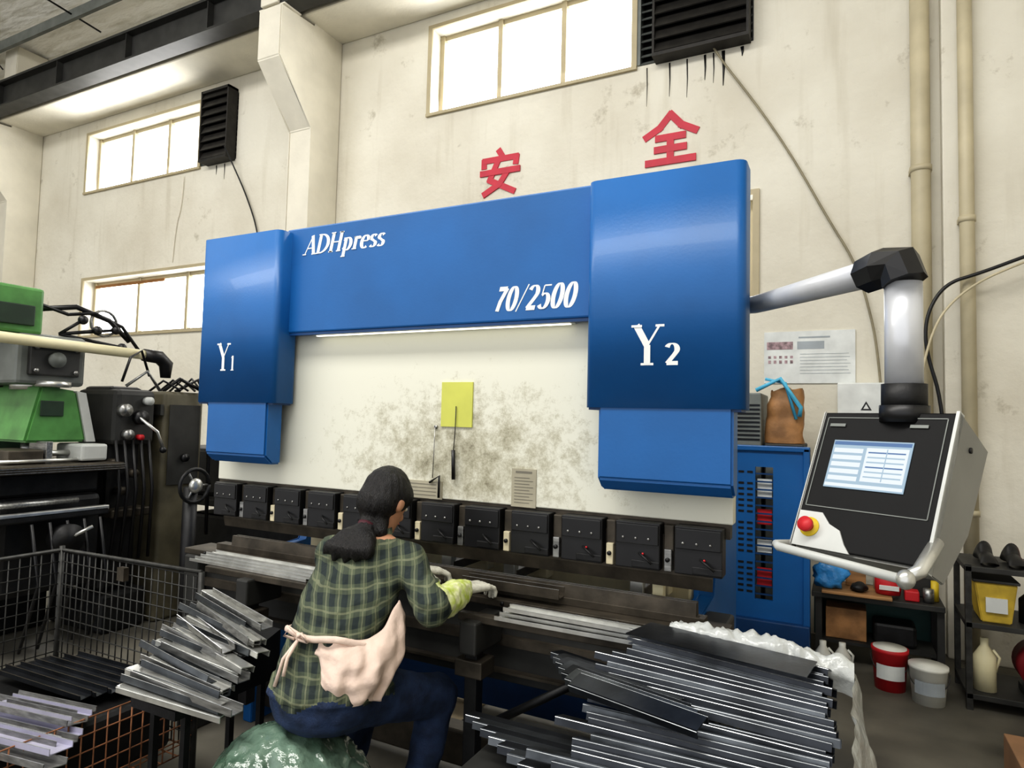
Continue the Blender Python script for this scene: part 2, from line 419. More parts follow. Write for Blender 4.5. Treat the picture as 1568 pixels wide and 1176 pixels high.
window(3,-9.8,-6.7,2.6,3.4,3,True);window(4,-3.84,-.66,2.6,3.42,3)
louv=M('sooty_louvre',(40,38,35),.6,.2,.3,12)
def louvre(x0,x1,z0,z1,out):
    b=B('exhaust_fan_louvre')
    b.box(x0,x1,W+.1,W+.2,z0,z1,dgrey)
    n=13
    for k in range(n):
        z=z0+(z1-z0)*(k+.5)/n
        b.prism([(W-.0,z-.03),(W+.01,z-.035),(W+.08,z+.02),(W+.07,z+.025)],'x',x0,x1,grey)
    b.box(x0,x0+.03,W-.01,W+.1,z0,z1,grey)
    xa=x0+.17
    b.box(xa,x1,W-out,W-.005,z0-.03,z0,louv);b.box(xa,x1,W-out,W-.005,z1-.03,z1,louv)
    b.box(xa,xa+.02,W-out,W-.005,z0,z1,louv);b.box(x1-.02,x1,W-out,W-.005,z0,z1,louv)
    for k in range(8):
        z=z0+(z1-z0)*(k+.5)/8
        b.prism([(W-out,z-.05),(W-out+.012,z-.055),(W-out+.07,z+.05),(W-out+.055,z+.055)],'x',xa+.02,x1-.02,louv)
    b.box(xa+.02,x1-.02,W-out+.09,W-out+.10,z0,z1,black)
    b.done()
louvre(-7.43,-6.76,4.72,5.6,.15);louvre(-1.64,-.68,4.72,5.61,.15)
b=B('tar_drips')
for (x,l,w) in((-1.35,.30,.007),(-1.2,.34,.006),(-1.05,.22,.010),(-.98,.26,.006),(-.9,.3,.014),(-.75,.08,.014),(-1.55,.35,.005),(-7.1,.12,.010),(-6.95,.2,.008)):
    b.tube([(x,W-.003,4.68),(x+.004,W-.004,4.68-l*.5),(x,W-.003,4.68-l)],[w,w*.7,w*.2],blackm,6,flat=.3)
b.done()

# ------------------------------------------------------------------ chinese wall characters
def strokes(b,S,ox,oz,sx,sz,y,m,w=.09):
    j=0
    for st in S:
        for i in range(len(st)-1):
            j+=1
            a=Vector((ox+st[i][0]*sx,0,oz+st[i][1]*sz));c=Vector((ox+st[i+1][0]*sx,0,oz+st[i+1][1]*sz))
            d=(c-a).normalized();n=Vector((-d.z,0,d.x))*w*sz/2;a2=a-d*w*sz*.35;c2=c+d*w*sz*.35
            ps=[a2-n,c2-n,c2+n,a2+n]
            t=bmesh.new();F=[t.verts.new((p.x,y-.006-j*.0012,p.z)) for p in ps];G=[t.verts.new((p.x,y,p.z)) for p in ps]
            t.faces.new(F);t.faces.new(G[::-1])
            for k in range(4): t.faces.new((F[k],F[(k+1)%4],G[(k+1)%4],G[k]))
            b.merge(t,m)
charm=M('red_wall_character',(188,26,54),.5,0,.08,8)
AN=[[(.46,1),(.54,.88)],[(.05,.66),(.05,.80),(.95,.80),(.93,.66)],[(.42,.72),(.22,.32),(.88,.0)],[(.72,.50),(.5,.2),(.08,.0)],[(.0,.50),(1,.50)]]
QUAN=[[(.5,1),(.28,.74),(.0,.58)],[(.5,1),(.72,.74),(1,.58)],[(.24,.52),(.76,.52)],[(.5,.52),(.5,.03)],[(.22,.28),(.78,.28)],[(.04,.02),(.96,.02)]]
b=B('wall_sign_character');strokes(b,AN,-3.2,3.76,.40,.42,W,charm,.14);b.done()
b=B('wall_sign_character');strokes(b,QUAN,-1.55,3.80,.43,.42,W,charm,.145);b.done()

# ------------------------------------------------------------------ pipes and cables on wall
b=B('drain_pipe');b.cyl((.49,5.42,0),(.49,5.42,7),.062,pipe_c)
for z in(1.2,3.42,5.2): b.cyl((.49,5.42,z-.02),(.49,5.42,z+.02),.07,pipe_c);b.box(.42,.56,5.42,W-.005,z-.015,z+.015,pipe_c)
b.done()
b=B('drain_pipe');b.cyl((.75,5.34,0),(.75,5.34,7),.045,pipe_c)
for z in(1.0,3.0,5): b.cyl((.75,5.34,z-.02),(.75,5.34,z+.02),.052,pipe_c);b.box(.70,.80,5.34,W-.105,z-.015,z+.015,pipe_c)
b.done()
def cable(name,pts,r,m):
    cu=bpy.data.curves.new(name,'CURVE');cu.dimensions='3D';sp=cu.splines.new('NURBS');sp.points.add(len(pts)-1)
    for i,p in enumerate(pts): sp.points[i].co=(*p,1)
    sp.use_endpoint_u=True;sp.order_u=3;cu.bevel_depth=r;cu.bevel_resolution=2;cu.resolution_u=8
    cu.materials.append(m);o=bpy.data.objects.new(name,cu);COL.objects.link(o);return o
cabm=M('grey_cable',(140,132,110),.6);
cable('wall_cable',[(-1.02,5.44,4.8),(-.96,5.47,4.66),(-.63,5.48,4.15),(-.36,5.48,3.67),(-.10,5.48,3.12),(.07,5.48,2.80),(.16,5.48,2.45),(.22,5.48,2.11),(.25,5.48,1.6)],.009,cabm)
cable('wall_cable',[(-6.72,5.3,4.8),(-6.7,5.46,4.55),(-6.5,5.48,4.2),(-6.27,5.48,3.73),(-6.2,5.48,3.2),(-6.2,5.48,2)],.009,black)
cable('wall_cable',[(2.9,5.25,3.4),(1.6,5.25,2.88),(1.09,5.25,2.71),(.8,5.25,2.6),(.61,5.26,2.55),(.5,5.26,2.35),(.49,5.26,2.1),(.6,5.26,1.7),(.62,5.26,1.0)],.012,black)
cable('wall_cable',[(2.9,5.23,3.35),(1.6,5.23,2.84),(1.09,5.23,2.68),(.7,5.23,2.5),(.5,5.23,2.2),(.45,5.23,1.8)],.008,pipe_c)
cable('wall_cable',[(-7.7,5.49,4.62),(-7.72,5.495,4.2),(-7.82,5.495,4.0),(-7.85,5.495,3.5)],.006,conc)

b=B('wall_poster');pap=M('poster_paper',(218,221,218),.4);tx=M('poster_ink',(160,167,172),.6);ph=M('poster_photo',(160,136,140),.5,0,.5,30)
b.box(-.57,.07,W-.012,W,1.885,2.29,pap)
b.box(-.55,-.36,W-.014,W-.012,2.15,2.21,ph);b.box(-.33,-.14,W-.014,W-.012,2.15,2.21,tx)
for k in range(7):
    b.box(-.31,.04-.04*random.random(),W-.014,W-.012,2.11-.025*k,2.113-.025*k,tx)
for k in range(5): b.box(-.54+.04*k,-.52+.04*k,W-.014,W-.012,2.04,2.065,ph);b.box(-.54+.04*k,-.52+.04*k,W-.014,W-.012,2.08,2.10,ph)
b.box(-.32,-.1,W-.014,W-.012,2.235,2.247,tx);b.done()
b=B('switch_box')
b.box(-.05,.36,W-.16,W-.002,1.35,1.88,pap,.01)
b.prism([(.10,1.68),(.17,1.68),(.135,1.745)],'y',W-.163,W-.16,black);b.prism([(.117,1.69),(.153,1.69),(.135,1.725)],'y',W-.165,W-.163,pap)
b.done()
# ------------------------------------------------------------------ PRESS BRAKE
PB=empty('press_brake')
YR=2.307;YH=2.157;YB=2.235
b=B('cylinder_housing_covers',PB)
for (x0,x1,l0,l1) in((-2.85,-2.325,-2.77,-2.365),(-.815,-.28,-.765,-.315)):
    b.box(x0,x1,YH,YH+.14,1.60,2.405,blue,.03,4,vertical=True,smooth=True)
    b.box(x0+.09,x1-.09,YH+.10,2.62,1.61,2.39,blue_d)
    b.box(x0+.012,x1-.012,YH+.012,YH+.12,1.592,1.6,blue_d)
    yb=YH+.005
    b.prism([(yb,1.62),(yb,1.355),(yb+.045,1.315),(2.26,1.315),(2.26,1.62)],'x',l0,l1,blue,.008)
b.done()
b=B('upper_beam',PB);b.box(-2.36,-.78,YB,2.46,1.93,2.425,blue,.008);b.box(-2.34,-.80,YB+.005,YB+.03,1.918,1.93,blue_d)
b.done()
b=B('ram_plate',PB);b.box(-2.845,-.335,YR,YR+.06,1.215,1.96,ram_m,.004);b.done()
b=B('led_light_strip',PB);b.box(-2.18,-.92,YB+.03,YB+.045,1.913,1.918,led);b.box(-2.2,-.90,YB+.028,YB+.054,1.917,1.93,greyl);b.done()
b=B('side_frames',PB)
for x in(-.53,-2.72):
    b.prism([(2.42,0),(3.35,0),(3.35,2.36),(2.38,2.36),(2.38,1.25),(2.75,1.22),(2.80,1.1),(2.80,.98),(2.75,.86),(2.42,.84)],'x',x,x+.06,blue,.004)
b.box(-2.7,-.5,3.1,3.2,1.5,2.2,blue)
b.box(-2.7,-.5,3.1,3.2,.05,.25,blue_d)
b.done()
b=B('punch_clamps',PB)
b.box(-2.84,-.345,YR+.005,YR+.05,1.165,1.215,iron)
for k in range(12):
    x0=-2.80+k*.2075
    b.box(x0,x0+.158,YR-.055,YR+.015,1.045,1.205,black,.004)
    b.box(x0+.004,x0+.154,YR-.062,YR-.05,1.13,1.198,black,.003)
    b.box(x0+.06,x0+.158,YR-.059,YR-.05,1.05,1.075,blackm,.003)
    for dx in(.03,.075,.12): b.cyl((x0+dx,YR-.065,1.150),(x0+dx,YR-.062,1.150),.0045,steel,8)
    if k>8:
        b.cyl((x0+.10,YR-.061,1.098),(x0+.10,YR-.055,1.098),.004,red,8)
    b.tube([(x0+.085,YR-.056,1.10),(x0+.11,YR-.072,1.088),(x0+.135,YR-.074,1.07)],.004,blackm,8)
    if k<11:
        b.box(x0+.165,x0+.20,YR-.03,YR+.03,1.11,1.20,iron,.004)
        b.box(x0+.170,x0+.196,YR-.045,YR+.0,1.045,1.12,beige if k%2 else steel,.003)
        b.cyl((x0+.183,YR-.052,1.085),(x0+.183,YR-.045,1.085),.008,blackm,8)
b.prism([(YR-.012,1.165),(YR+.012,1.165),(YR+.010,1.03),(YR+.001,.985),(YR-.010,1.03)],'x',-2.78,-.40,iron)
b.done()
b=B('lower_bed',PB)
b.box(-2.95,-.37,2.255,2.335,.56,.845,dgrey,.004)
b.box(-2.95,-.345,2.215,2.37,.845,.872,iron,.003)
b.box(-2.80,-.42,2.28,2.335,.872,.90,iron,.002)
b.prism([(2.285,.90),(2.33,.90),(2.325,.945),(2.312,.945),(2.3075,.93),(2.303,.945),(2.29,.945)],'x',-2.70,-.45,iron)
for x in(-2.93,-.47): b.box(x,x+.10,2.20,2.6,0,.845,dgrey,.01)
b.box(-2.9,-.5,2.23,2.256,.70,.735,iron);b.box(-2.9,-.5,2.225,2.256,.60,.61,iron)
for k in range(16): b.cyl((-2.8+k*.15,2.21,.86),(-2.8+k*.15,2.216,.86),.008,blackm,8)
b.box(-2.9,-.4,2.5,2.6,.05,.20,iron,.01)
b.done()
b=B('front_sheet_support',PB)
for x in(-1.22,-2.35):
    b.box(x,x+.07,2.02,2.22,.72,.835,dgrey,.008);b.box(x+.01,x+.06,2.05,2.10,.30,.72,blackm,.004);b.box(x-.02,x+.09,2.03,2.13,.64,.70,iron,.005)
b.box(-1.25,-.40,2.06,2.10,.825,.852,iron,.003);b.box(-2.6,-1.9,2.06,2.10,.825,.852,iron,.003)
b.box(-.50,-.42,2.06,2.22,.78,.845,beige,.01)
b.tube([(-1.16,2.1,.45),(-.72,2.15,.72)],.015,blackm,8)
b.done()
b=B('back_gauge',PB)
b.box(-2.6,-.56,2.72,2.80,.83,.90,beige,.006);b.box(-2.6,-.56,2.95,3.0,.93,1.22,beige,.006)
b.cyl((-2.6,2.68,.80),(-.56,2.68,.80),.014,steel_l)
for x in(-2.2,-1.55,-1.25,-.72):
    b.box(x,x+.06,2.42,2.80,.90,.94,iron,.004);b.box(x+.005,x+.055,2.40,2.44,.91,.97,steel_l,.003);b.box(x-.03,x+.09,2.66,2.84,.86,1.0,beige,.008)
b.box(-.62,-.58,2.36,2.40,.62,1.0,cream,.004)
b.done()
b=B('rating_plates',PB)
pl=M('aluminium_plate',(170,164,144),.45,.1,.1);yn=M('yellow_note',(200,202,98),.7,0,.08);pt=M('plate_print',(120,116,104),.6)
b.box(-1.168,-1.062,YR-.004,YR,1.212,1.36,pl);b.box(-1.745,-1.49,YR-.004,YR,1.212,1.285,pl);
for k in range(9): b.box(-1.155,-1.09+.015*(k%2),YR-.005,YR-.004,1.228+k*.012,1.2305+k*.012,pt)
b.box(-1.15,-1.08,YR-.005,YR-.004,1.343,1.351,pt)
for k in range(4): b.box(-1.73,-1.52,YR-.005,YR-.004,1.225+k*.015,1.228+k*.015,pt)
b.box(-1.505,-1.355,YR-.006,YR,1.515,1.70,yn)
b.done()
b=B('hanging_gauge_hook',PB)
b.tube([(-1.43,YR-.01,1.60),(-1.43,YR-.012,1.5),(-1.435,YR-.012,1.42)],.002,blackm,6)
b.cyl((-1.435,YR-.014,1.42),(-1.43,YR-.014,1.30),.008,black,8)
b.tube([(-1.53,YR-.01,1.51),(-1.535,YR-.01,1.30)],.002,steel,6)
b.tube([(-1.55,YR-.01,1.28),(-1.50,YR-.014,1.31),(-1.50,YR-.014,1.22)],.005,blackm,6)
b.cyl((-1.53,YR-.006,1.512),(-1.53,YR,1.512),.008,steel,10)
b.done()
# ---- letters
def ribbon(b,pts,wf,m,y,T):
    n=len(pts);Lf=[];Rt=[]
    for i,p in enumerate(pts):
        a=Vector(pts[max(i-1,0)]);c=Vector(pts[min(i+1,n-1)]);d=(c-a)
        if d.length<1e-6: d=Vector((0,1))
        d.normalize();w=wf(d)/2;nn=Vector((-d.y,d.x))*w
        Lf.append(Vector(p)+nn);Rt.append(Vector(p)-nn)
    t=bmesh.new()
    def mk(q,yy):
        X,Z=T(q.x,q.y);return t.verts.new((X,yy,Z))
    A=[mk(q,y) for q in Lf];C=[mk(q,y) for q in Rt]
    for i in range(n-1): t.faces.new((A[i],A[i+1],C[i+1],C[i]))
    b.merge(t,m)
def arc(cx,cy,rx,ry,a0,a1,n=20):
    return [(cx+rx*math.cos(math.radians(a0+(a1-a0)*k/n)),cy+ry*math.sin(math.radians(a0+(a1-a0)*k/n))) for k in range(n+1)]
def ser(x,y,w=.28): return ('t',[(x-w/2,y),(x+w/2,y)])
G={
'A':(.78,[('t',[(.08,0),(.42,1)]),('k',[(.40,1),(.68,0)]),('t',[(.2,.33),(.6,.33)]),ser(.08,.02,.24),ser(.68,.02,.3)]),
'D':(.82,[('k',[(.17,0),(.17,1)]),('c',[(.1,.98)]+arc(.25,.5,.48,.48,90,-90)+[(.1,.02)]),ser(.14,.98,.2),ser(.14,.02,.2)]),
'H':(.88,[('k',[(.17,0),(.17,1)]),('k',[(.67,0),(.67,1)]),('t',[(.17,.5),(.67,.5)]),ser(.17,.98),ser(.17,.02),ser(.67,.98),ser(.67,.02)]),
'p':(.62,[('k',[(.15,-.32),(.15,.64)]),('c',arc(.27,.32,.22,.31,150,-150)),ser(.15,-.3,.26),ser(.1,.62,.14)]),
'r':(.46,[('k',[(.15,0),(.15,.64)]),('c',arc(.28,.46,.13,.16,150,40)),('k',[(.37,.5),(.37,.6)]),ser(.15,.02,.28),ser(.1,.62,.14)]),
'e':(.54,[('c',arc(.28,.32,.2,.31,10,310)),('t',[(.1,.36),(.46,.36)])]),
's':(.46,[('c',arc(.23,.46,.14,.16,30,200,12)+[(.2,.36),(.3,.28)]+arc(.23,.17,.15,.15,40,-150,12))]),
'7':(.56,[('k',[(.1,.93),(.5,.93)]),('k',[(.5,.95),(.28,.4),(.22,0)])]),
'0':(.6,[('c',arc(.29,.5,.19,.48,0,360,30))]),
'/':(.4,[('t',[(.0,-.05),(.36,1.05)])]),
'2':(.58,[('c',arc(.28,.72,.19,.25,160,-30,14)+[(.36,.45),(.1,.06)]),('k',[(.08,.07),(.5,.07)])]),
'5':(.58,[('t',[(.16,.95),(.48,.95)]),('t',[(.16,.95),(.13,.55)]),('c',[(.13,.55)]+arc(.27,.32,.2,.3,110,-150,16))]),
'Y':(.9,[('k',[(.12,1),(.45,.48)]),('t',[(.82,1),(.45,.48)]),('k',[(.45,.5),(.45,0)]),ser(.13,.98,.32),ser(.82,.98,.26),ser(.45,.02,.38)]),
'1':(.4,[('k',[(.22,0),(.22,1)]),('t',[(.08,.85),(.22,.98)]),ser(.22,.02,.34)]),
}
def text(b,s,x,z,h,y,sx=1.,shear=0.,m=white_p):
    cur=0
    for i,ch in enumerate(s):
        adv,S=G[ch]
        for j,(k,pts) in enumerate(S):
            wf={'k':lambda d:.19,'t':lambda d:.06,'c':lambda d:.055+.15*abs(d.y)**1.5}[k]
            T=lambda u,v,c=cur:(x+(c+u+shear*v)*h*sx,z+v*h)
            ribbon(b,pts,wf,m,y-.0006*(j%4)-.001,T)
        cur+=adv
b=B('painted_lettering',PB)
text(b,'ADHpress',-2.252,2.292,.088,YB,1.06,.22)
text(b,'70/2500',-1.235,1.972,.094,YB,.94,.25)
text(b,'Y',-2.705,1.752,.13,YH,.72);text(b,'1',-2.612,1.752,.07,YH,.85)
text(b,'Y',-.645,1.745,.135,YH,.85);text(b,'2',-.535,1.745,.072,YH,1.25)
b.done()
# ---- pendant arm
b=B('pendant_arm',PB)
alu=M('satin_arm_tube',(206,208,212),.3,.25,.05)
b.tube([(-.50,2.98,2.07),(-.29,2.5,1.99),(.07,1.62,1.895)],.032,alu,20)
b.box(-.54,-.47,2.86,3.02,1.98,2.14,blue,.01)
b.tube([(.045,1.66,1.895),(.075,1.62,1.90),(.105,1.595,1.895),(.113,1.588,1.86)],[.042,.045,.046,.044],black,8,smooth=False)
b.cyl((.111,1.6,1.635),(.111,1.6,1.86),.036,alu,28)
b.cyl((.111,1.6,1.59),(.111,1.6,1.645),.043,blackm,28);b.cyl((.111,1.6,1.565),(.111,1.6,1.60),.047,black,28)
b.done()
th=math.radians(30);al=math.radians(25)
r_=Vector((math.cos(th),-math.sin(th),0));nh=Vector((-math.sin(th),-math.cos(th),0))
dn=(nh*math.sin(al)-Vector((0,0,1))*math.cos(al)).normalized()
fn=(nh*math.cos(al)+Vector((0,0,1))*math.sin(al)).normalized()
TL=Vector((-.037,1.667,1.582))
MW=Matrix(((r_.x,-fn.x,-dn.x,TL.x),(r_.y,-fn.y,-dn.y,TL.y),(r_.z,-fn.z,-dn.z,TL.z),(0,0,0,1)))
w=.27;h=.318
face_b=M('pendant_black_fascia',(14,14,15),.6,0,.1,8,spec=.25)
side_g=M('pendant_metal_side',(146,146,142),.4,.4,.1,4)
CP=empty('pendant_control_panel')
b=B('panel_housing',CP)
b.prism([(0,0),(.13,-.02),(.115,-.20),(.06,-h),(0,-h)],'x',.004,w-.004,side_g,.004,mw=MW)
b.box(0,w,-.004,.0,-h+.004,0,face_b,.003,mw=MW)
for x in(-.004,w): b.prism([(-.006,.003),(.135,-.018),(.12,-.205),(.062,-h-.005),(-.006,-h-.005)],'x',x,x+.006,side_g,.002,mw=MW)
b.prism([(w+.0,.003),(w+.006,.003),(w+.006,-h-.005),(w,-h-.005)],'y',-.008,.012,greyl,mw=MW)
b.prism([(0.004,-h+.080),(.055,-h+.080),(.075,-h+.058),(.10,-h+.047),(.115,-h+.02),(.13,-h+.002),(0.004,-h+.002)],'y',-.008,-.003,greyl,mw=MW)
b.box(.010,.012,-.0055,-.004,-.225,-.012,grey,mw=MW);b.box(w-.014,w-.012,-.0055,-.004,-.225,-.012,grey,mw=MW);b.box(.010,w-.012,-.0055,-.004,-.014,-.012,grey,mw=MW);b.box(.010,w-.012,-.0055,-.004,-.225,-.223,grey,mw=MW)
b.cyl((w+.006,.06,-.05),(w+.009,.06,-.05),.006,black,12,mw=MW)
b.done()
scr=EM('lcd_screen',(166,192,210),.85,(20,24,28));scb=EM('lcd_blue',(70,116,170),.8,(10,14,20));scw=EM('lcd_white',(228,236,242),.9,(24,26,28))
b=B('display_screen',CP)
b.box(.040,.205,-.007,-.005,-.178,-.068,scr,mw=MW)
b.box(.042,.203,-.0075,-.007,-.079,-.071,scb,mw=MW)
b.box(.115,.200,-.0075,-.007,-.160,-.084,scw,mw=MW)
for k in range(6): b.box(.12,.195,-.0078,-.0075,-.096-k*.011,-.093-k*.011,scb if k in(0,3) else scr,mw=MW)
b.box(.157,.159,-.0079,-.0075,-.158,-.086,scr,mw=MW)
for k in range(5): b.box(.045,.108,-.0078,-.007,-.097-k*.016,-.087-k*.016,scw,mw=MW)
b.box(.042,.203,-.0078,-.007,-.175,-.168,scw,mw=MW)
b.done()
b=B('emergency_stop_button',CP)
b.cyl((.035,-.008,-h+.045),(.035,-.011,-h+.045),.021,yellow,24,mw=MW);b.cyl((.035,-.012,-h+.045),(.035,-.024,-h+.045),.011,red,20,mw=MW)
b.cyl((.035,-.022,-h+.045),(.035,-.030,-h+.045),.016,red,24,mw=MW);b.done()
b=B('panel_handle',CP)
b.tube([(-.008,.02,-h+.01),(-.012,-.035,-h-.012),(.005,-.05,-h-.02),(w-.01,-.05,-h-.035)],.009,greyl,14,mw=MW)
b.tube([(w-.01,-.05,-h-.035),(w+.004,-.03,-h-.01),(w+.004,.01,-h+.06)],[.011,.013,.012],steel_l,14,mw=MW)
b.sph((w-.006,-.05,-h-.034),(.016,.016,.018),steel_l,16,mw=MW)
b.done()
b=B('panel_logos',CP)
b.box(.02,.055,-.007,-.0055,-.035,-.028,grey,mw=MW);b.box(.19,.225,-.007,-.0055,-.035,-.028,grey,mw=MW);b.done()
# ------------------------------------------------------------------ rear blue guard
b=B('rear_safety_guard')
gx0,gx1=-.97,-.20;y0=4.6
b.box(gx0,-.53,y0,y0+.03,.22,1.40,blue);b.box(-.42,gx1,y0,y0+.03,.22,1.40,blue)
b.box(-.53,-.42,y0,y0+.03,.22,.42,blue);b.box(-.53,-.42,y0,y0+.03,1.28,1.40,blue)
b.box(gx0,gx1,y0-.02,y0+.06,1.385,1.42,blue,.006);b.box(gx1-.04,gx1,y0-.02,y0+.06,.0,1.41,blue,.006);b.box(gx0,gx0+.04,y0-.02,y0+.06,0,1.41,blue,.006)
b.box(gx0,gx1,y0-.04,y0+.1,.16,.30,blue_d,.01)
for i in range(22):
    z=.46+i*.037
    if i%7==6: continue
    for x in(-.80,-.745,-.69,-.635,-.58): b.box(x,x+.035,y0-.003,y0,z,z+.014,blackm)
for k in range(16):
    b.box(-.53,-.42,y0+.005,y0+.015,.45+k*.052,.460+k*.052,blue_d)
b.box(-.52,-.43,y0+.035,y0+.05,.5,.62,red);b.box(-.52,-.43,y0+.035,y0+.05,.72,.80,pap);b.box(-.52,-.43,y0+.035,y0+.05,.9,1.0,red);b.box(-.52,-.43,y0+.035,y0+.05,1.08,1.2,pap)
b.done()
b=B('electrical_cabinet')
b.box(-.95,-.52,4.85,5.3,0,1.78,grey,.01);
for k in range(9): b.box(-.80,-.53,4.842,4.85,1.45+k*.03,1.46+k*.03,black)
b.done()
b=B('tool_cupboard');b.box(-.50,-.25,4.86,5.35,0,1.43,dgrey,.01);b.box(-.49,-.26,4.852,4.86,.1,.7,grey);b.box(-.49,-.26,4.852,4.86,.75,1.38,grey);b.done()
b=B('brown_shopping_bag');bb=M('brown_bag',(160,118,76),.6,0,.3,9,.4,20)
def bagf(u,v):
    t=2*math.pi*u
    k=1-.55*max(0,v-.55)**1.2
    X=-.385+.125*k*math.copysign(abs(math.cos(t))**.6,math.cos(t));Y=4.99+.075*k*math.copysign(abs(math.sin(t))**.6,math.sin(t))
    n_=noise.noise(Vector((X*14,Y*14,v*5)))*.018
    return (X+n_+.02*v,Y+n_,1.432+.38*v+(n_*2 if v>.9 else 0))
b.grid(28,14,bagf,bb);b.quad([(-.5,4.92,1.434),(-.27,4.92,1.434),(-.27,5.06,1.434),(-.5,5.06,1.434)],bb)
blt=M('light_blue_plastic',(90,186,222),.4)
b.tube([(-.56,4.89,1.80),(-.40,4.88,1.88),(-.27,4.89,1.68),(-.28,4.90,1.62)],.016,blt,6);b.tube([(-.5,4.9,1.88),(-.37,4.9,1.85),(-.30,4.9,1.6)],.012,blt,6)
b.done()

# ------------------------------------------------------------------ right-hand bench, shelf, clutter
b=B('work_bench')
b.box(-.20,.54,4.80,5.22,.44,.475,dgrey,.004);b.box(-.14,.26,4.77,5.1,.476,.495,wood,.004)
for x in(-.18,.50):
    for y in(4.84,5.16): b.box(x,x+.04,y,y+.04,0,.44,dgrey)
b.box(-.2,.54,5.18,5.20,.1,.44,tealm);b.box(-.16,.50,4.88,5.16,.14,.16,dgrey);b.done()
def crumple(name,c,r,m,seed=0,amp=.35,seg=24):
    b=B(name);b.sph(c,r,m,seg);o=b.done();cc=Vector(c)
    for v in o.data.vertices:
        d=v.co-cc;k=1+amp*(noise.noise(v.co*16+Vector((seed,0,0)))+.5*noise.noise(v.co*36));v.co=cc+d*k
        v.co.z=max(v.co.z,c[2]-r[2]*.9)
    return o
crumple('blue_plastic_bag',(-.10,4.87,.575),(.11,.06,.085),M('blue_film',(60,140,205),.25,0,.3,12,.8,30),3,.5)
b=B('red_food_packet')
b.loft([(.24,4.88,.500,.07,.05),(.24,4.88,.54,.075,.05),(.24,4.88,.60,.075,.05),(.24,4.88,.62,.05,.03)],red,12);b.box(.19,.30,4.825,4.832,.53,.56,pap,.003);b.box(.33,.41,4.84,4.93,.477,.54,red,.008);b.done()
crumple('black_work_rag',(.08,4.86,.525),(.06,.05,.03),blackm,5,.4)
b=B('bench_tools_and_boxes')
b.box(.0,.12,5.0,5.14,.497,.62,wood,.004);b.box(.34,.50,5.0,5.14,.477,.66,dgrey,.008)
b.cyl((.46,4.88,.477),(.46,4.88,.56),.03,steel,16);b.cyl((.50,4.94,.477),(.50,4.94,.60),.022,yellow,16)
b.box(-.12,.12,4.92,5.12,.162,.36,MC['brown_bag'],.004);b.box(.16,.40,4.92,5.12,.162,.30,blackm,.02)
b.done()
b=B('white_bottles')
for (x,y,z,hh) in((.29,5.05,.478,.22),(.19,5.02,.497,.17)): b.loft([(x,y,z,.028,.028),(x,y,z+hh*.7,.028,.028),(x,y,z+hh*.8,.012,.012),(x,y,z+hh,.012,.012)],bottle_w,14)
b.done()
def bucket(name,x,y,r,h,m):
    b=B(name);b.loft([(x,y,0.0,r*.85,r*.85),(x,y,h*.9,r,r),(x,y,h*.92,r*1.06,r*1.06),(x,y,h,r*1.06,r*1.06)],m,28)
    b.loft([(x,y,h-.005,r*.95,r*.95),(x,y,h+.004,r*.95,r*.95)],bottle_w,28)
    b.tube([(x+r*1.08*math.cos(t),y-.02-r*.5*math.sin(t),h*.85-.5*h*math.sin(t)) for t in [math.pi*k/14 for k in range(15)]],.003,wirem,6)
    n=10
    for k in range(n):
        a0=math.radians(-140+100*k/n);a1=math.radians(-140+100*(k+1)/n);q=1.0
        b.quad([(x+r*q*math.cos(a0),y+r*q*math.sin(a0),h*.3),(x+r*q*math.cos(a1),y+r*q*math.sin(a1),h*.3),(x+r*q*1.0*math.cos(a1),y+r*q*math.sin(a1),h*.65),(x+r*q*math.cos(a0),y+r*q*math.sin(a0),h*.65)],pap if m is red else tx)
    return b.done()
bucket('paint_bucket',.235,4.62,.095,.24,red);bucket('paint_bucket',.42,4.50,.095,.21,bottle_w)
b=B('plastic_jug')
for (x,y) in((-.13,4.68),(-.02,4.70)):
    b.loft([(x,y,.0,.05,.04),(x,y,.12,.05,.04),(x,y,.17,.02,.02),(x,y,.20,.02,.02)],bottle_w,14);b.tube([(x+.03,y,.16),(x+.06,y,.13),(x+.05,y,.05)],.008,bottle_w,8)
b.done()
b=B('storage_shelf')
for z in(.06,.45,.76): b.box(.60,1.5,4.5,4.95,z,z+.03,dgrey,.003)
for x in(.60,1.46):
    for y in(4.5,4.92): b.box(x,x+.03,y,y+.03,0,.8,wirem)
b.done()
b=B('yellow_storage_box');ymd=M('dirty_yellow_plastic',(196,168,58),.5,0,.25,8)
b.prism([(.68,.481),(.82,.481),(.85,.70),(.65,.70)],'y',4.55,4.8,ymd,.006);b.box(.64,.86,4.54,4.81,.70,.715,dgrey,.004);b.box(.70,.80,4.535,4.55,.54,.62,pap);b.done()
b=B('shelf_clutter')
for (x,z,rx,rz,m_) in((.93,.481,.06,.16,blackm),(1.08,.481,.08,.12,iron),(1.24,.481,.07,.18,dgrey),(1.25,.091,.1,.2,iron)):
    b.loft([(x,4.66,z,rx,rx),(x,4.66,z+rz*.8,rx,rx),(x,4.66,z+rz,rx*.5,rx*.5)],m_,12)
for k in range(4): b.box(.98+.13*k,1.09+.13*k,4.56,4.72,.791,.82+.02*(k%2),(blackm,iron,dgrey,blackm)[k],.01)
b.done()
b=B('oil_bottle');b.loft([(.70,4.6,.092,.055,.045),(.70,4.6,.28,.055,.045),(.70,4.6,.34,.02,.02),(.70,4.6,.38,.02,.02)],cream,16);b.tube([(.74,4.6,.32),(.77,4.6,.28),(.75,4.6,.2)],.008,cream,6);b.done()
b=B('red_hose_reel');b.cyl((.98,4.55,.255),(.98,4.75,.255),.13,M('dark_red',(120,26,34),.5),28);b.cyl((.98,4.53,.255),(.98,4.55,.255),.05,red,20)
b.box(.88,1.08,4.55,4.75,.091,.13,dgrey);b.done()
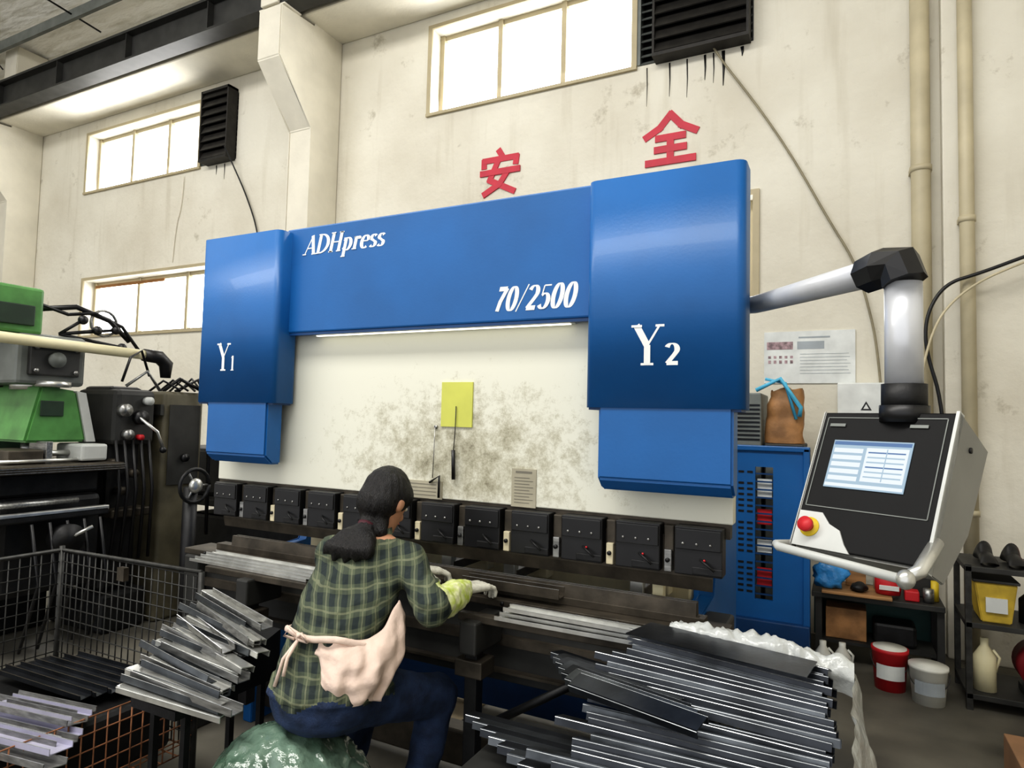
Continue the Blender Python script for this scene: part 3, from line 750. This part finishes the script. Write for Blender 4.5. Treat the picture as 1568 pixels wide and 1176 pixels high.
b=B('work_shoes')
for dx in(0,.13):
    b.grid(20,10,lambda u,v:(.72+dx+(.045-.008*abs(math.sin(math.pi*v)))*math.cos(2*math.pi*u),4.53+.24*v,.792+max(0,.035+.03*(v>.5)*min(1,(v-.5)*5))*(1+math.sin(2*math.pi*u))*math.sin(math.pi*min(1,max(0.02,v*.96+.02)))**.4),black)
b.done()
b=B('red_spray_bottle');b.loft([(1.0,4.85,.79,.03,.03),(1.0,4.85,.90,.03,.03),(1.0,4.85,.93,.012,.012),(1.0,4.85,.96,.012,.012)],red,14);b.box(.97,1.02,4.84,4.86,.95,.97,black,.003);b.done()
b=B('brown_cardboard_box');cb=M('cardboard',(140,106,76),.8,0,.15,5);b.box(.62,1.1,3.2,3.65,0,.22,cb,.004);b.prism([(.60,.22),(.86,.22),(.75,.30)],'y',3.2,3.21,cb);b.done()
b=B('cardboard_sheet');b.box(-2.9,-1.75,2.95,3.95,.001,.012,M('pale_board',(196,178,146),.8,0,.15,5));b.done()
# ------------------------------------------------------------------ sheet metal strips
def channel(b,p0,p1,wd,fl,m,tilt=0.,th=.0025,edge=steel_e):
    p0=Vector(p0);p1=Vector(p1);d=(p1-p0).normalized();s=Vector((0,0,1)).cross(d).normalized();u=d.cross(s).normalized()
    R=Matrix.Rotation(tilt,3,d);s=R@s;u=R@u
    pr=[(-wd/2,fl),(-wd/2,0),(wd/2,0),(wd/2,fl),(wd/2-th,fl),(wd/2-th,th),(-wd/2+th,th),(-wd/2+th,fl)]
    t=bmesh.new();A=[t.verts.new(p0+s*a+u*c) for a,c in pr];C=[t.verts.new(p1+s*a+u*c) for a,c in pr]
    n=8
    for i in range(n):
        t.faces.new((A[i],A[(i+1)%n],C[(i+1)%n],C[i]))
    for Q in(A,C):
        for q in((0,1,6,7),(1,2,5,6),(2,3,4,5)): t.faces.new([Q[k] for k in q])
    b.merge(t,m)
    e=.0007 if fl>0 else -.0007
    for sx in(-wd/2,wd/2-th):
        if fl>0:
            ps=[p0+s*sx+u*(fl+e),p0+s*(sx+th)+u*(fl+e),p1+s*(sx+th)+u*(fl+e),p1+s*sx+u*(fl+e)]
            t=bmesh.new();t.faces.new([t.verts.new(q) for q in ps]);b.merge(t,edge)
    if fl<0:
        for sx in(-wd/2,wd/2):
            q0=p0+s*sx;q1=p1+s*sx
            b.tube([q0,q1],.0012,edge,4,smooth=False)
b=B('bent_steel_channel_pile')
N=38
for i in range(N):
    f=i/(N-1)
    y=2.03-.70*f;z=.885-.22*f+random.uniform(-.004,.004)
    ang=math.radians(-13+24*f+random.uniform(-2,2))
    xr=-.03+random.uniform(-.025,.02)+.02*f;l=.56+random.uniform(-.05,.07)+.07*f
    p1=Vector((xr,y,z));p0=p1-Vector((math.cos(ang)*l,math.sin(ang)*l,-.0))
    channel(b,p0,p1,.06,-.018,(steel_b,steel_d,steel_b,steel_b)[i%4],math.radians(-20+random.uniform(-5,5)),.003,edge=steel_e if i%4==0 else steel_e2)
for i in range(11):
    p0=Vector((-1.07+.055*i,1.86-.05*i,.61+.011*i));p1=p0+Vector((.46,-.02+.03*i/9,.01))
    channel(b,p0,p1,.06,-.02,steel_d if i%2 else steel_b,math.radians(-12),.003,edge=steel_e if i%3==0 else steel_e2)
for i in range(7):
    p0=Vector((-.84+.03*i,2.01-.05*i,.80+.008*i));channel(b,p0,p0+Vector((.36,-.10,0)),.06,-.018,steel_d if i%2 else steel_b,math.radians(-8+4*i),.003,edge=steel_e2)
b.prism([(-.60,1.98),(-.56,2.13),(-.07,2.02),(-.09,1.88)],'z',.905,.908,steel_b)
b.done()
b=B('steel_trolley')
b.box(-1.0,.03,1.35,2.05,.50,.54,dgrey,.006)
for x in(-.98,-.03):
    for y in(1.37,1.99): b.box(x,x+.05,y,y+.05,.0,.50,dgrey)
b.box(-.66,.0,1.40,2.0,.54,.64,blackm,.01);b.box(-.98,.02,1.38,2.02,.15,.17,dgrey)
b.done()
b=B('plastic_wrap_sheet')
def wrapR(u,v):
    n1=noise.noise(Vector((u*6,v*5,2)));n2=noise.noise(Vector((u*15,v*13,7)))
    return (.015+.10*v**.8+.030*n1*(.3+v)+.012*n2,1.28+.84*u+.02*n2,.80-.54*v+.02*n1+.07*u)
b.grid(50,32,wrapR,film)
def wrapB(u,v):
    a=math.pi*1.25*v;n1=noise.noise(Vector((u*9,v*4,12)));n2=noise.noise(Vector((u*24,v*9,3)))
    r=(.040+.014*n1+.008*n2)*(1-.3*u*u)
    return (-.50+.52*u,2.14-.09*u+r*math.cos(a)*.9,.872+.02*math.sin(u*3)+r*1.1*math.sin(a)+.008*n2-.03*(v>.95))
b.grid(70,16,wrapB,film)
b.done()

b=B('finished_channel_stack')
for i in range(4):
    z=.854+i*.011;y=2.095+.018*(i%3)
    channel(b,(-1.09+.01*i,y-.02,z),(-.53+.012*i,y-.02-.005*i,z),.07-.006*i,.012,steel_l,0,.003)
b.done()
b=B('finished_channel_stack')
for i in range(4):
    z=.854+i*.012
    channel(b,(-2.74+.03*i,2.13,z),(-2.0+.02*i,2.12,z),.09-.012*i,.012,steel_l,0,.003)
b.done()
b=B('workpiece_channel');channel(b,(-1.34,2.262,.90),(-.93,2.262,.90),.055,.035,iron,0,.003);b.done()

b=B('bent_steel_channel_pile')
for i in range(22):
    f=i/21
    y=1.87-.45*f;z=.82-.19*f
    x0=-2.33+.16*f+random.uniform(-.06,.05);l=.45+random.uniform(-.07,.04);a=math.radians(-18+22*f+random.uniform(-5,5))
    p0=Vector((x0,y,z));p1=p0+Vector((l*math.cos(a),l*math.sin(a),-.03))
    channel(b,p0,p1,.048,.022 if i%3 else -.018,(steel_l,steel,steel_d)[i%3],math.radians(random.uniform(-14,10)),.003)
b.done()
b=B('side_stand')
b.prism([(1.46,.57),(1.46,.54),(1.90,.54),(1.90,.72)],'x',-2.18,-1.95,blackm)
for x in(-2.16,-2.0):
    for y in(1.52,1.84): b.box(x,x+.022,y,y+.022,0,.56,blackm)
b.box(-2.0,-1.88,1.50,1.58,.56,.66,blackm,.006);b.done()

# ------------------------------------------------------------------ wire cage
def mesh_panel(b,o,u,v,lu,lv,nu,nv,m,r=.003):
    o=Vector(o);u=Vector(u);v=Vector(v)
    for k in range(nu+1):
        p=o+u*(lu*k/nu);b.tube([p,p+v*lv],r,m,5)
    for k in range(nv+1):
        p=o+v*(lv*k/nv);b.tube([p,p+u*lu],r,m,5)
b=B('wire_mesh_cage')
cx0,cx1,cy0,cy1=-3.52,-2.48,1.15,1.95
for (o,u,l,n) in(((cx0,cy1,.12),(1,0,0),cx1-cx0,22),((cx0,cy0,.12),(0,1,0),cy1-cy0,17),((cx1,cy0,.12),(0,1,0),cy1-cy0,17),((cx0,cy0,.12),(1,0,0),cx1-cx0,22)):
    lv=.72 if o[1]==cy1 or o[0]==cx0 and u[1] else .30
    mesh_panel(b,o,u,(0,0,1),l,lv,n,int(lv/.055),wirem if lv>.5 else rust)
mesh_panel(b,(cx0,cy0,.12),(1,0,0),(0,1,0),cx1-cx0,cy1-cy0,14,11,rust)
for x in(cx0,cx1):
    for y in(cy0,cy1):
        hh=.86 if (y==cy1 or x==cx0) else .45
        b.cyl((x,y,0),(x,y,hh),.013,wirem,8)
b.tube([(cx0,cy0,.84),(cx0,cy1,.84),(cx1,cy1,.86)],.010,wirem,8)
b.box(cx0+.5,cx0+.55,cy1-.03,cy1-.005,.76,.82,iron)
b.done()
b=B('cage_contents_strips')
pur=M('protective_film_strip',(180,178,198),.35,.2,.1,8)
b.box(-3.45,-2.55,1.2,1.9,.13,.36,blackm,.03)
for i in range(7): 
    p0=Vector((-3.02+.05*i,1.50-.045*i,.38+.01*(i%3)));channel(b,p0,p0+Vector((.46,.04,.02)),.08,.02,pur if i%2 else steel,math.radians(-10+6*i%12),.003)
for i in range(6):
    p0=Vector((-3.3+.02*i,1.6+.05*i,.40));channel(b,p0,p0+Vector((.6,.02,.0)),.05,.02,steel_b,.1,.003,edge=iron)
b.done()
# ------------------------------------------------------------------ left machines
b=B('milling_machine')
b.box(-5.9,-5.1,2.15,2.75,0,.35,blackm,.03);b.box(-5.8,-5.3,2.25,2.75,.35,1.75,green_d,.03)
b.box(-5.6,-4.62,2.02,2.36,2.02,2.32,green,.02);b.box(-4.62,-4.60,2.08,2.30,2.07,2.20,green_d,.006)
b.box(-5.3,-4.62,2.22,2.64,1.70,2.03,grey,.025);b.box(-4.64,-4.58,2.28,2.58,1.76,1.97,dgrey,.01)
for (y,z) in((2.31,1.79),(2.55,1.79),(2.31,1.94),(2.55,1.94)): b.cyl((-4.58,y,z),(-4.565,y,z),.014,steel,10)
b.cyl((-4.60,2.43,1.865),(-4.555,2.43,1.865),.05,grey,20)
b.prism([(2.36,1.70),(2.58,1.67),(2.66,1.33),(2.28,1.33)],'x',-5.1,-4.6,green,.015)
b.box(-4.60,-4.59,2.36,2.50,1.50,1.60,green_d,.004)
b.cyl((-4.85,2.45,1.73),(-4.85,2.45,1.67),.14,steel_l);b.cyl((-4.85,2.45,1.33),(-4.85,2.45,1.22),.06,steel,20);b.cyl((-4.85,2.45,1.24),(-4.85,2.45,1.2),.02,steel_l,12)
b.cyl((-4.62,2.44,1.725),(-4.62,2.44,1.69),.10,steel_l,24)
b.prism([(2.58,1.67),(2.64,1.66),(2.72,1.33),(2.66,1.33)],'x',-5.0,-4.598,greyl)
b.tube([(-4.55,1.6,1.985),(-4.55,3.06,1.955)],.035,cream,16)
b.tube([(-4.55,3.0,1.955),(-4.55,3.12,1.95),(-4.55,3.18,1.9),(-4.55,3.18,1.8)],[.045,.05,.05,.035],black,12)
for k,(y,z) in enumerate(((2.62,2.16),(2.72,2.10),(2.85,2.12),(2.9,2.0))):
    b.tube([(-4.7,2.5,2.05),(-4.65,y,z)],.012,blackm,6);b.sph((-4.65,y,z),.032,black,10)
b.tube([(-4.8,2.36,2.2),(-4.7,2.6,2.25),(-4.65,2.8,2.18),(-4.65,2.95,2.05)],.018,black,8)
b.tube([(-4.8,2.36,2.26),(-4.7,2.55,2.19),(-4.66,2.7,2.22),(-4.66,2.9,2.15),(-4.6,3.0,1.98)],.012,blackm,8)
b.tube([(-4.68,2.78+.09*math.cos(t),2.16+.09*math.sin(t)) for t in [k*math.pi/8 for k in range(17)]],.010,steel,6)
b.box(-5.6,-4.35,2.0,2.78,1.15,1.20,iron,.008);b.box(-5.4,-4.5,2.1,2.7,1.0,1.15,blackm,.02)
for k in range(3): b.box(-4.352,-4.345,2.0,2.78,1.158+k*.014,1.162+k*.014,steel)
b.box(-4.75,-4.45,2.55,2.72,1.21,1.32,greyl,.015);b.box(-4.8,-4.5,2.15,2.35,1.20,1.29,iron,.01);b.cyl((-4.6,2.3,1.26),(-4.6,2.55,1.26),.02,steel_l,10)
b.box(-4.7,-4.5,2.36,2.40,1.2,1.34,steel,.005);b.cyl((-4.5,2.05,1.22),(-4.5,2.7,1.22),.012,steel_l,8)
b.box(-5.3,-4.45,2.1,2.7,.4,1.0,blackm,.04)
b.box(-5.4,-4.3,1.9,2.66,.87,.92,blackm,.01);b.box(-4.34,-4.3,1.9,2.66,.90,.93,steel_l,.006);b.cyl((-4.38,1.9,.97),(-4.38,2.5,.97),.02,steel,10)
b.cyl((-4.35,2.4,.75),(-4.25,2.4,.75),.09,blackm);b.tube([(-4.28,2.4,.75),(-4.2,2.5,.82)],.012,steel_l,6)
for k in range(5): b.tube([(-4.3,2.2+.1*k,.86),(-4.28,2.25+.1*k,.5),(-4.35,2.2+.1*k,.1)],.01,black,6)
b.done()
b=B('drill_press')
b.box(-5.2,-4.55,2.80,3.12,0,.28,blackm,.03)
b.box(-4.95,-4.62,2.82,3.06,.28,1.72,blackm,.03)
b.box(-5.0,-4.52,2.80,3.10,1.30,1.70,dgrey,.04)
for k,(y,z,r) in enumerate(((2.85,1.55,.045),(2.97,1.50,.05),(2.88,1.38,.035),(3.02,1.62,.03),(2.97,1.36,.02))): b.cyl((-4.52,y,z),(-4.47,y,z),r,(steel,black,steel,greyl,red)[k],18)
for (y,z) in((2.84,1.18),(2.98,1.10),(2.90,.98)): b.cyl((-4.62,y,z),(-4.54,y,z),.03,iron,14)
b.tube([(-4.48,2.95,1.5),(-4.42,3.05,1.4),(-4.42,3.1,1.28)],.012,steel_l,6);b.sph((-4.42,3.1,1.27),.025,black,10)
b.tube([(-4.5,2.85,1.72),(-4.42,2.95,1.83),(-4.42,3.05,1.70)],.012,steel,6)
b.tube([(-4.5,2.82,1.75),(-4.45,2.84,1.92),(-4.5,2.95,1.98),(-4.5,3.02,1.8)],.009,black,6)
for k in range(5): b.tube([(-4.5,2.80+.06*k,1.34),(-4.46,2.82+.06*k,1.0),(-4.5,2.80+.07*k,.5)],.011,black,6)
b.box(-5.0,-4.5,2.80,3.08,.8,.86,iron,.01)
b.done()
b=B('control_cabinet')
b.box(-4.95,-4.52,3.16,3.50,0,1.70,olive,.03,3)
b.box(-4.51,-4.505,3.2,3.46,1.0,1.6,dgrey);b.cyl((-4.5,3.33,1.2),(-4.47,3.33,1.2),.03,black,14);b.box(-4.8,-4.52,3.135,3.16,1.52,1.6,dgrey)
b.tube([(-4.6,3.2,1.70),(-4.55,3.3,1.80),(-4.5,3.45,1.72)],.014,black,8);b.tube([(-4.6,3.3,1.70),(-4.5,3.42,1.80),(-4.45,3.5,1.6),(-4.45,3.52,.6)],.014,black,8)
for k in range(4): b.tube([(-4.7,3.16+.08*k,1.70),(-4.6,3.2+.08*k,1.78+.01*k),(-4.5,3.28+.06*k,1.71)],.009,(black,blackm,dgrey,black)[k],6)
b.done()
b=B('handwheel_stand')
b.cyl((-3.9,2.95,0),(-3.9,2.95,1.05),.045,blackm);b.cyl((-3.9,2.95,0),(-3.9,2.95,.03),.14,blackm)
b.tube([(-3.86,2.95+.11*math.cos(t),1.06+.11*math.sin(t)) for t in [k*math.pi/10 for k in range(21)]],.013,blackm,8);b.sph((-3.85,2.95,1.06),(.03,.05,.05),steel_l,14)
for k in range(3):
    t=k*2.1;b.tube([(-3.86,2.95,1.06),(-3.86,2.95+.11*math.cos(t),1.06+.11*math.sin(t))],.008,steel,6)
b.done()
b=B('machine_bench')
b.box(-6.4,-3.2,3.7,4.3,.78,.84,dgrey,.01)
for x in(-6.3,-3.3):
    for y in(3.74,4.2): b.box(x,x+.06,y,y+.06,0,.78,blackm)
b.box(-5.3,-3.4,3.8,4.2,.84,1.25,blackm,.04);b.box(-6.2,-5.5,3.8,4.2,.84,1.5,dgrey,.04)
b.box(-5.0,-3.6,3.78,4.1,.1,.7,blackm,.03)
b.done()
# ------------------------------------------------------------------ WORKER
WK=empty('seated_worker')
b=Blob()
b.loft([(-1.53,1.69,.545,.13,.11),(-1.53,1.69,.58,.168,.145),(-1.53,1.69,.65,.186,.158),(-1.53,1.71,.74,.172,.136),(-1.53,1.75,.84,.172,.130),(-1.53,1.81,.94,.180,.124),(-1.53,1.86,1.02,.174,.107),(-1.53,1.89,1.085,.128,.085),(-1.528,1.908,1.125,.066,.060)])
SR=Vector((-1.385,1.925,1.045));ER=Vector((-1.205,1.83,.925));WR=Vector((-1.235,2.065,.935))
SL=Vector((-1.68,1.87,1.045));EL=Vector((-1.71,2.05,.90));WL=Vector((-1.52,2.17,.95))
for (S,E,Wr) in((SR,ER,WR),(SL,EL,WL)):
    b.cap(S,E,.062,.052);b.cap(E,Wr,.053,.034)
b.cap(SL,(-1.6,1.88,1.06),.058,.070);b.cap(SR,(-1.46,1.895,1.06),.058,.070)
HR=(-1.44,1.73,.635);KR=(-1.335,2.07,.535);AR=(-1.38,1.99,.09)
HL=(-1.63,1.72,.635);KL=(-1.66,2.08,.55);AL=(-1.70,2.0,.09)
for (h_,k_,a_) in((HR,KR,AR),(HL,KL,AL)):
    b.cap(h_,k_,.096,.072);b.cap(k_,a_,.068,.050)
b.cap((-1.53,1.905,1.09),(-1.515,1.95,1.18),.048,.044)
HC=Vector((-1.515,1.965,1.238))
HM=Matrix.Translation(HC)@Matrix.Rotation(math.radians(-4),4,'Z')@Matrix.Rotation(math.radians(-30),4,'X')
hp=lambda x,y,z:HM@Vector((x,y,z))
b.ell((0,0,.015),(.072,.089,.091),HM);b.ell((0,.028,-.055),(.052,.054,.050),HM)
b.cap(hp(0,.084,.012),hp(0,.104,-.022),.008,.012);b.ell((0,.100,-.024),.012,HM)
b.ell((0,.082,-.052),(.021,.010,.009),HM);b.ell((0,.074,-.088),(.020,.015,.013),HM)
for s in(-1,1):
    b.ell((s*.077,-.004,-.008),(.010,.018,.030),HM)
o=b.build('body',.0075,.020,skin,WK)
me=o.data
for m in(plaid_m,jeans,sleeve): me.materials.append(m)
def segt(p,a,c):
    a=Vector(a);c=Vector(c);d=c-a;t=max(0,min(1,(p-a).dot(d)/d.length_squared));return t,(p-(a+d*t)).length
for p in me.polygons:
    c=p.center;mi=1
    ft=segt(c,ER,WR);fl=segt(c,EL,WL)
    if c.z>1.12 and segt(c,(-1.53,1.90,1.09),HC)[1]<.14 : mi=0
    elif (ft[1]<.07 and ft[0]>.12) or (fl[1]<.07 and fl[0]>.12): mi=3
    elif c.z<.655+.02*math.sin(c.x*30) or (c.y>1.80 and c.z<.74): mi=2
    p.material_index=mi
nv=[v.normal.copy() for v in me.vertices]
for v,nn in zip(me.vertices,nv):
    c=v.co.copy()
    if c.z<1.10:
        a=.010 if c.z>.6 else .006
        n1=noise.noise(Vector((c.x*9+c.z*5,c.y*9,c.z*16)))+.5*noise.noise(c*28)
        d=a*n1
        if .655<c.z<.70 and c.y<1.85: d+=.008
        ft=segt(c,ER,WR)
        if ft[1]<.08 and ft[0]>.12: d+=.010*math.sin(math.pi*min(1,max(0,(ft[0]-.12)/.88)))+.004*noise.noise(c*60)
        v.co=c+nn*d
b=B('face_features',WK)
ew=M('eye_white',(232,228,220),.3);lip=M('lips',(170,92,84),.5)
for s in(-1,1):
    b.sph((s*.03,.080,.006),(.012,.008,.008),ew,12,mw=HM);b.sph((s*.03,.086,.006),(.006,.004,.006),black,10,mw=HM)
    b.tube([(s*.015,.088,.024),(s*.032,.087,.030),(s*.048,.078,.024)],.003,hair_m,6,mw=HM)
b.tube([(-.02,.087,-.05),(0,.094,-.049),(.02,.087,-.05)],.0045,lip,8,mw=HM)
b.done()
b=Blob()
b.ell((0,-.014,.030),(.085,.094,.098),HM);b.ell((0,-.042,-.018),(.080,.070,.076),HM)
b.ell((.055,.01,.03),(.034,.05,.05),HM);b.ell((-.055,.01,.03),(.034,.05,.05),HM)
b.cap((-1.522,1.885,1.175),(-1.518,1.862,1.158),.040,.028)
b.cap((-1.495,1.90,1.17),(-1.475,1.885,1.14),.038,.024)
# tied pony tail fanning out over the collar
for (dx,zz,r0) in((-.095,1.066,.018),(-.055,1.048,.024),(-.01,1.043,.024),(.035,1.054,.024),(.075,1.070,.018)):
    b.chain([(-1.520,1.858,1.150),(-1.522+dx*.5,1.820,1.118),(-1.525+dx*.9,1.790,1.088),(-1.53+dx*1.1,1.778,zz)],[.028,.034,r0+.008,.006])
o=b.build('hair',.0045,.010,hair_m,WK)
for v in o.data.vertices:
    c=v.co.copy();v.co=c+v.normal*.003*noise.noise(Vector((c.x*80,c.y*80,c.z*14)))
b=B('hair_tie',WK);b.tube([(-1.521,1.868,1.163),(-1.520,1.856,1.150)],[.034,.034],M('hair_band',(70,22,34),.7),14);b.done()
b=B('shirt_collar',WK)
cc=Vector((-1.526,1.912,1.108))
b.loft([(cc.x,cc.y,1.095,.092,.080),(cc.x,cc.y,1.125,.070,.066),(cc.x+.002,cc.y+.006,1.150,.062,.058),(cc.x+.002,cc.y+.006,1.143,.055,.052)],plaid_m,24);b.done()
def hand(name,wr,fwd,side,up,curl,m):
    wr=Vector(wr);f=Vector(fwd).normalized();u=Vector(up);u=(u-f*u.dot(f)).normalized();s=f.cross(u)
    if s.dot(Vector(side))<0: s=-s
    b=Blob();P=lambda a,c,d:wr+f*a+s*c+u*d
    for c in(-.028,-.010,.010,.028): b.cap(P(.0,c*.6,0),P(.085-.004*abs(c*60),c,0),.017,.0125)
    b.cap(P(-.04,0,0),P(.01,0,0),.030,.026)
    L_=[.070,.080,.074,.058];
    for k,c in enumerate((.029,.0100,-.0100,-.029)):
        p=P(.085,c,0);a=0.;l=L_[k];rr=.0094
        for j,(q,fr) in enumerate(((.3,.45),(.8,.32),(.7,.23))):
            a+=curl*q;d=f*math.cos(a)-u*math.sin(a)+s*(c*.35);n_=p+d*l*fr;b.cap(p,n_,rr,rr*.92);p=n_;rr*=.92
    p=P(.02,.030,-.006);q=P(.05,.052,-.02);r=P(.078,.050,-.034);b.cap(p,q,.014,.012);b.cap(q,r,.012,.0095)
    return b.build(name,.003,.004,m,WK)
hand('hand_right',WR+Vector((.006,.018,.0)),(.30,.93,-.04),(-1,0,0),(.1,.1,1),.9,glove)
hand('hand_left',WL+Vector((.012,.01,-.0)),(.75,.6,-.1),(1,-1,0),(0,.1,1),1.0,glove)
b=B('shoes',WK)
for (x,y) in((-1.38,2.03),(-1.70,2.04)):
    b.sph((x,y,.05),(.045,.13,.045),black,18);b.box(x-.042,x+.042,y-.12,y+.12,0,.022,rubber,.01);b.cyl((x,y-.04,.05),(x,y-.04,.13),.045,black,16)
b.done()
b=B('apron',WK)
pts=[]
for k in range(33):
    t=2*math.pi*k/32;pts.append((-1.53+.178*math.cos(t),1.735+.136*math.sin(t),.815-.03*math.sin(t)+.006*math.sin(5*t)))
b.tube(pts,.006,apron,8,flat=1.8)
b.sph((-1.56,1.598,.84),(.016,.011,.014),apron,12)
b.tube([(-1.56,1.593,.84),(-1.59,1.583,.865),(-1.61,1.583,.84),(-1.57,1.588,.835)],.005,apron,8)
b.tube([(-1.56,1.593,.84),(-1.53,1.578,.86),(-1.51,1.583,.835),(-1.55,1.588,.835)],.005,apron,8)
b.tube([(-1.56,1.593,.83),(-1.60,1.575,.77),(-1.61,1.553,.69)],.006,apron,8);b.tube([(-1.56,1.593,.83),(-1.575,1.568,.78),(-1.57,1.548,.73)],.006,apron,8)
b.done()
b=B('apron_skirt',WK)
def apf(u,v):
    th=math.radians(-80+150*u)
    ztop=.845+.10*math.exp(-((u-.62)/.14)**2)-.02*u
    zbot=.80-.15*math.sin(math.pi*min(1,u*1.1+.06)*.97)**.7+.012*math.sin(19*u)
    z=ztop+(zbot-ztop)*v
    cy_=1.69+.33*max(0,z-.66)
    bul=.012+.054*math.sin(math.pi*min(.93,v*.95))**.8*math.sin(math.pi*min(.98,u*1.0+.01))**.8
    w1=noise.noise(Vector((u*4,v*2,5)))
    fold=.008*math.sin(30*u+4*v+3*w1)+.005*math.sin(57*u-5*v+5*w1)
    off=bul+fold*(.3+.8*v)+.008*noise.noise(Vector((u*9,v*5,1)))
    rx=.176+off;ry=.134+off
    return (-1.53+rx*math.cos(th),cy_+.02+ry*math.sin(th),z+.006*noise.noise(Vector((u*8,v*5,9))))
b.grid(130,40,apf,apron)
o=b.done();sd=o.modifiers.new('thickness','SOLIDIFY');sd.thickness=.005
# seat: stuffed plastic sack
b=Blob();b.ell((-1.60,1.61,.27),(.28,.27,.28))
for k in range(9):
    t=k*.7;b.ell((-1.60+.2*math.cos(t),1.61+.18*math.sin(t),.16+.004*k),(.12,.12,.13))
o=b.build('stuffed_plastic_sack_seat',.011,.05,bagm)
for v in o.data.vertices:
    c=v.co.copy();q=noise.noise(c*7)
    c+=v.normal*(.014*q+.026*(.3-abs(noise.noise(c*13+Vector((q,0,0))*2)))+.008*(.3-abs(noise.noise(c*34))))
    c.z=max(.002,c.z);v.co=c
b=B('scrap_offcuts')
for k in range(14):
    x=random.uniform(-1.24,-1.14);y=random.uniform(1.5,1.85);z=.004+.005*k
    a=random.uniform(-1,1);channel(b,(x,y,z),(x+.1*math.cos(a),y+.2*math.sin(a)*.4,z+.003),.05,.012,steel_d,0,.002)
b.done()
# ------------------------------------------------------------------ lights
wd=bpy.data.worlds.new('world');SC.world=wd;wd.use_nodes=True
bg=wd.node_tree.nodes['Background'];bg.inputs[0].default_value=(.98,.985,1,1);bg.inputs[1].default_value=1.3
def area(name,loc,rot,sx,sy,p,col=(1,.975,.93)):
    l=bpy.data.lights.new(name,'AREA');l.shape='RECTANGLE';l.size=sx;l.size_y=sy;l.energy=p;l.color=col
    o=bpy.data.objects.new(name,l);COL.objects.link(o);o.location=loc;o.rotation_euler=[math.radians(a) for a in rot];return o
area('overhead_fill_light',(-1.5,-.5,6.6),(18,0,0),5,1.4,250)  # unseen fill light without a fixture, added overhead to brighten the machine front
area('overhead_fill_light',(-6.5,-.5,6.6),(18,0,0),5,1.4,240)  # second added fill, out of view over the left side
area('window_daylight',(-2.74,W+.05,5.15),(-70,0,0),2.1,.8,60,(1,.985,.95))
area('window_daylight',(-8.6,W+.05,5.15),(-70,0,0),2.3,.8,60,(1,.985,.95))
# ------------------------------------------------------------------ camera
cd=bpy.data.cameras.new('camera');co=bpy.data.objects.new('camera',cd);COL.objects.link(co);SC.camera=co
cd.sensor_width=36;cd.lens=1000/1568*36;cd.clip_start=.05
R=Matrix.Rotation(math.radians(27.06),3,'Z')@Matrix.Rotation(math.pi/2+math.radians(3.13),3,'X')@Matrix.Rotation(math.radians(1.40),3,'Z')
co.matrix_world=Matrix.Translation((0,0,1.55))@R.to_4x4()
SC.view_settings.view_transform='Standard'
for lk in('Medium High Contrast','Standard - Medium High Contrast'):
    try:
        SC.view_settings.look=lk;break
    except Exception: pass
SC.view_settings.exposure=-0.08
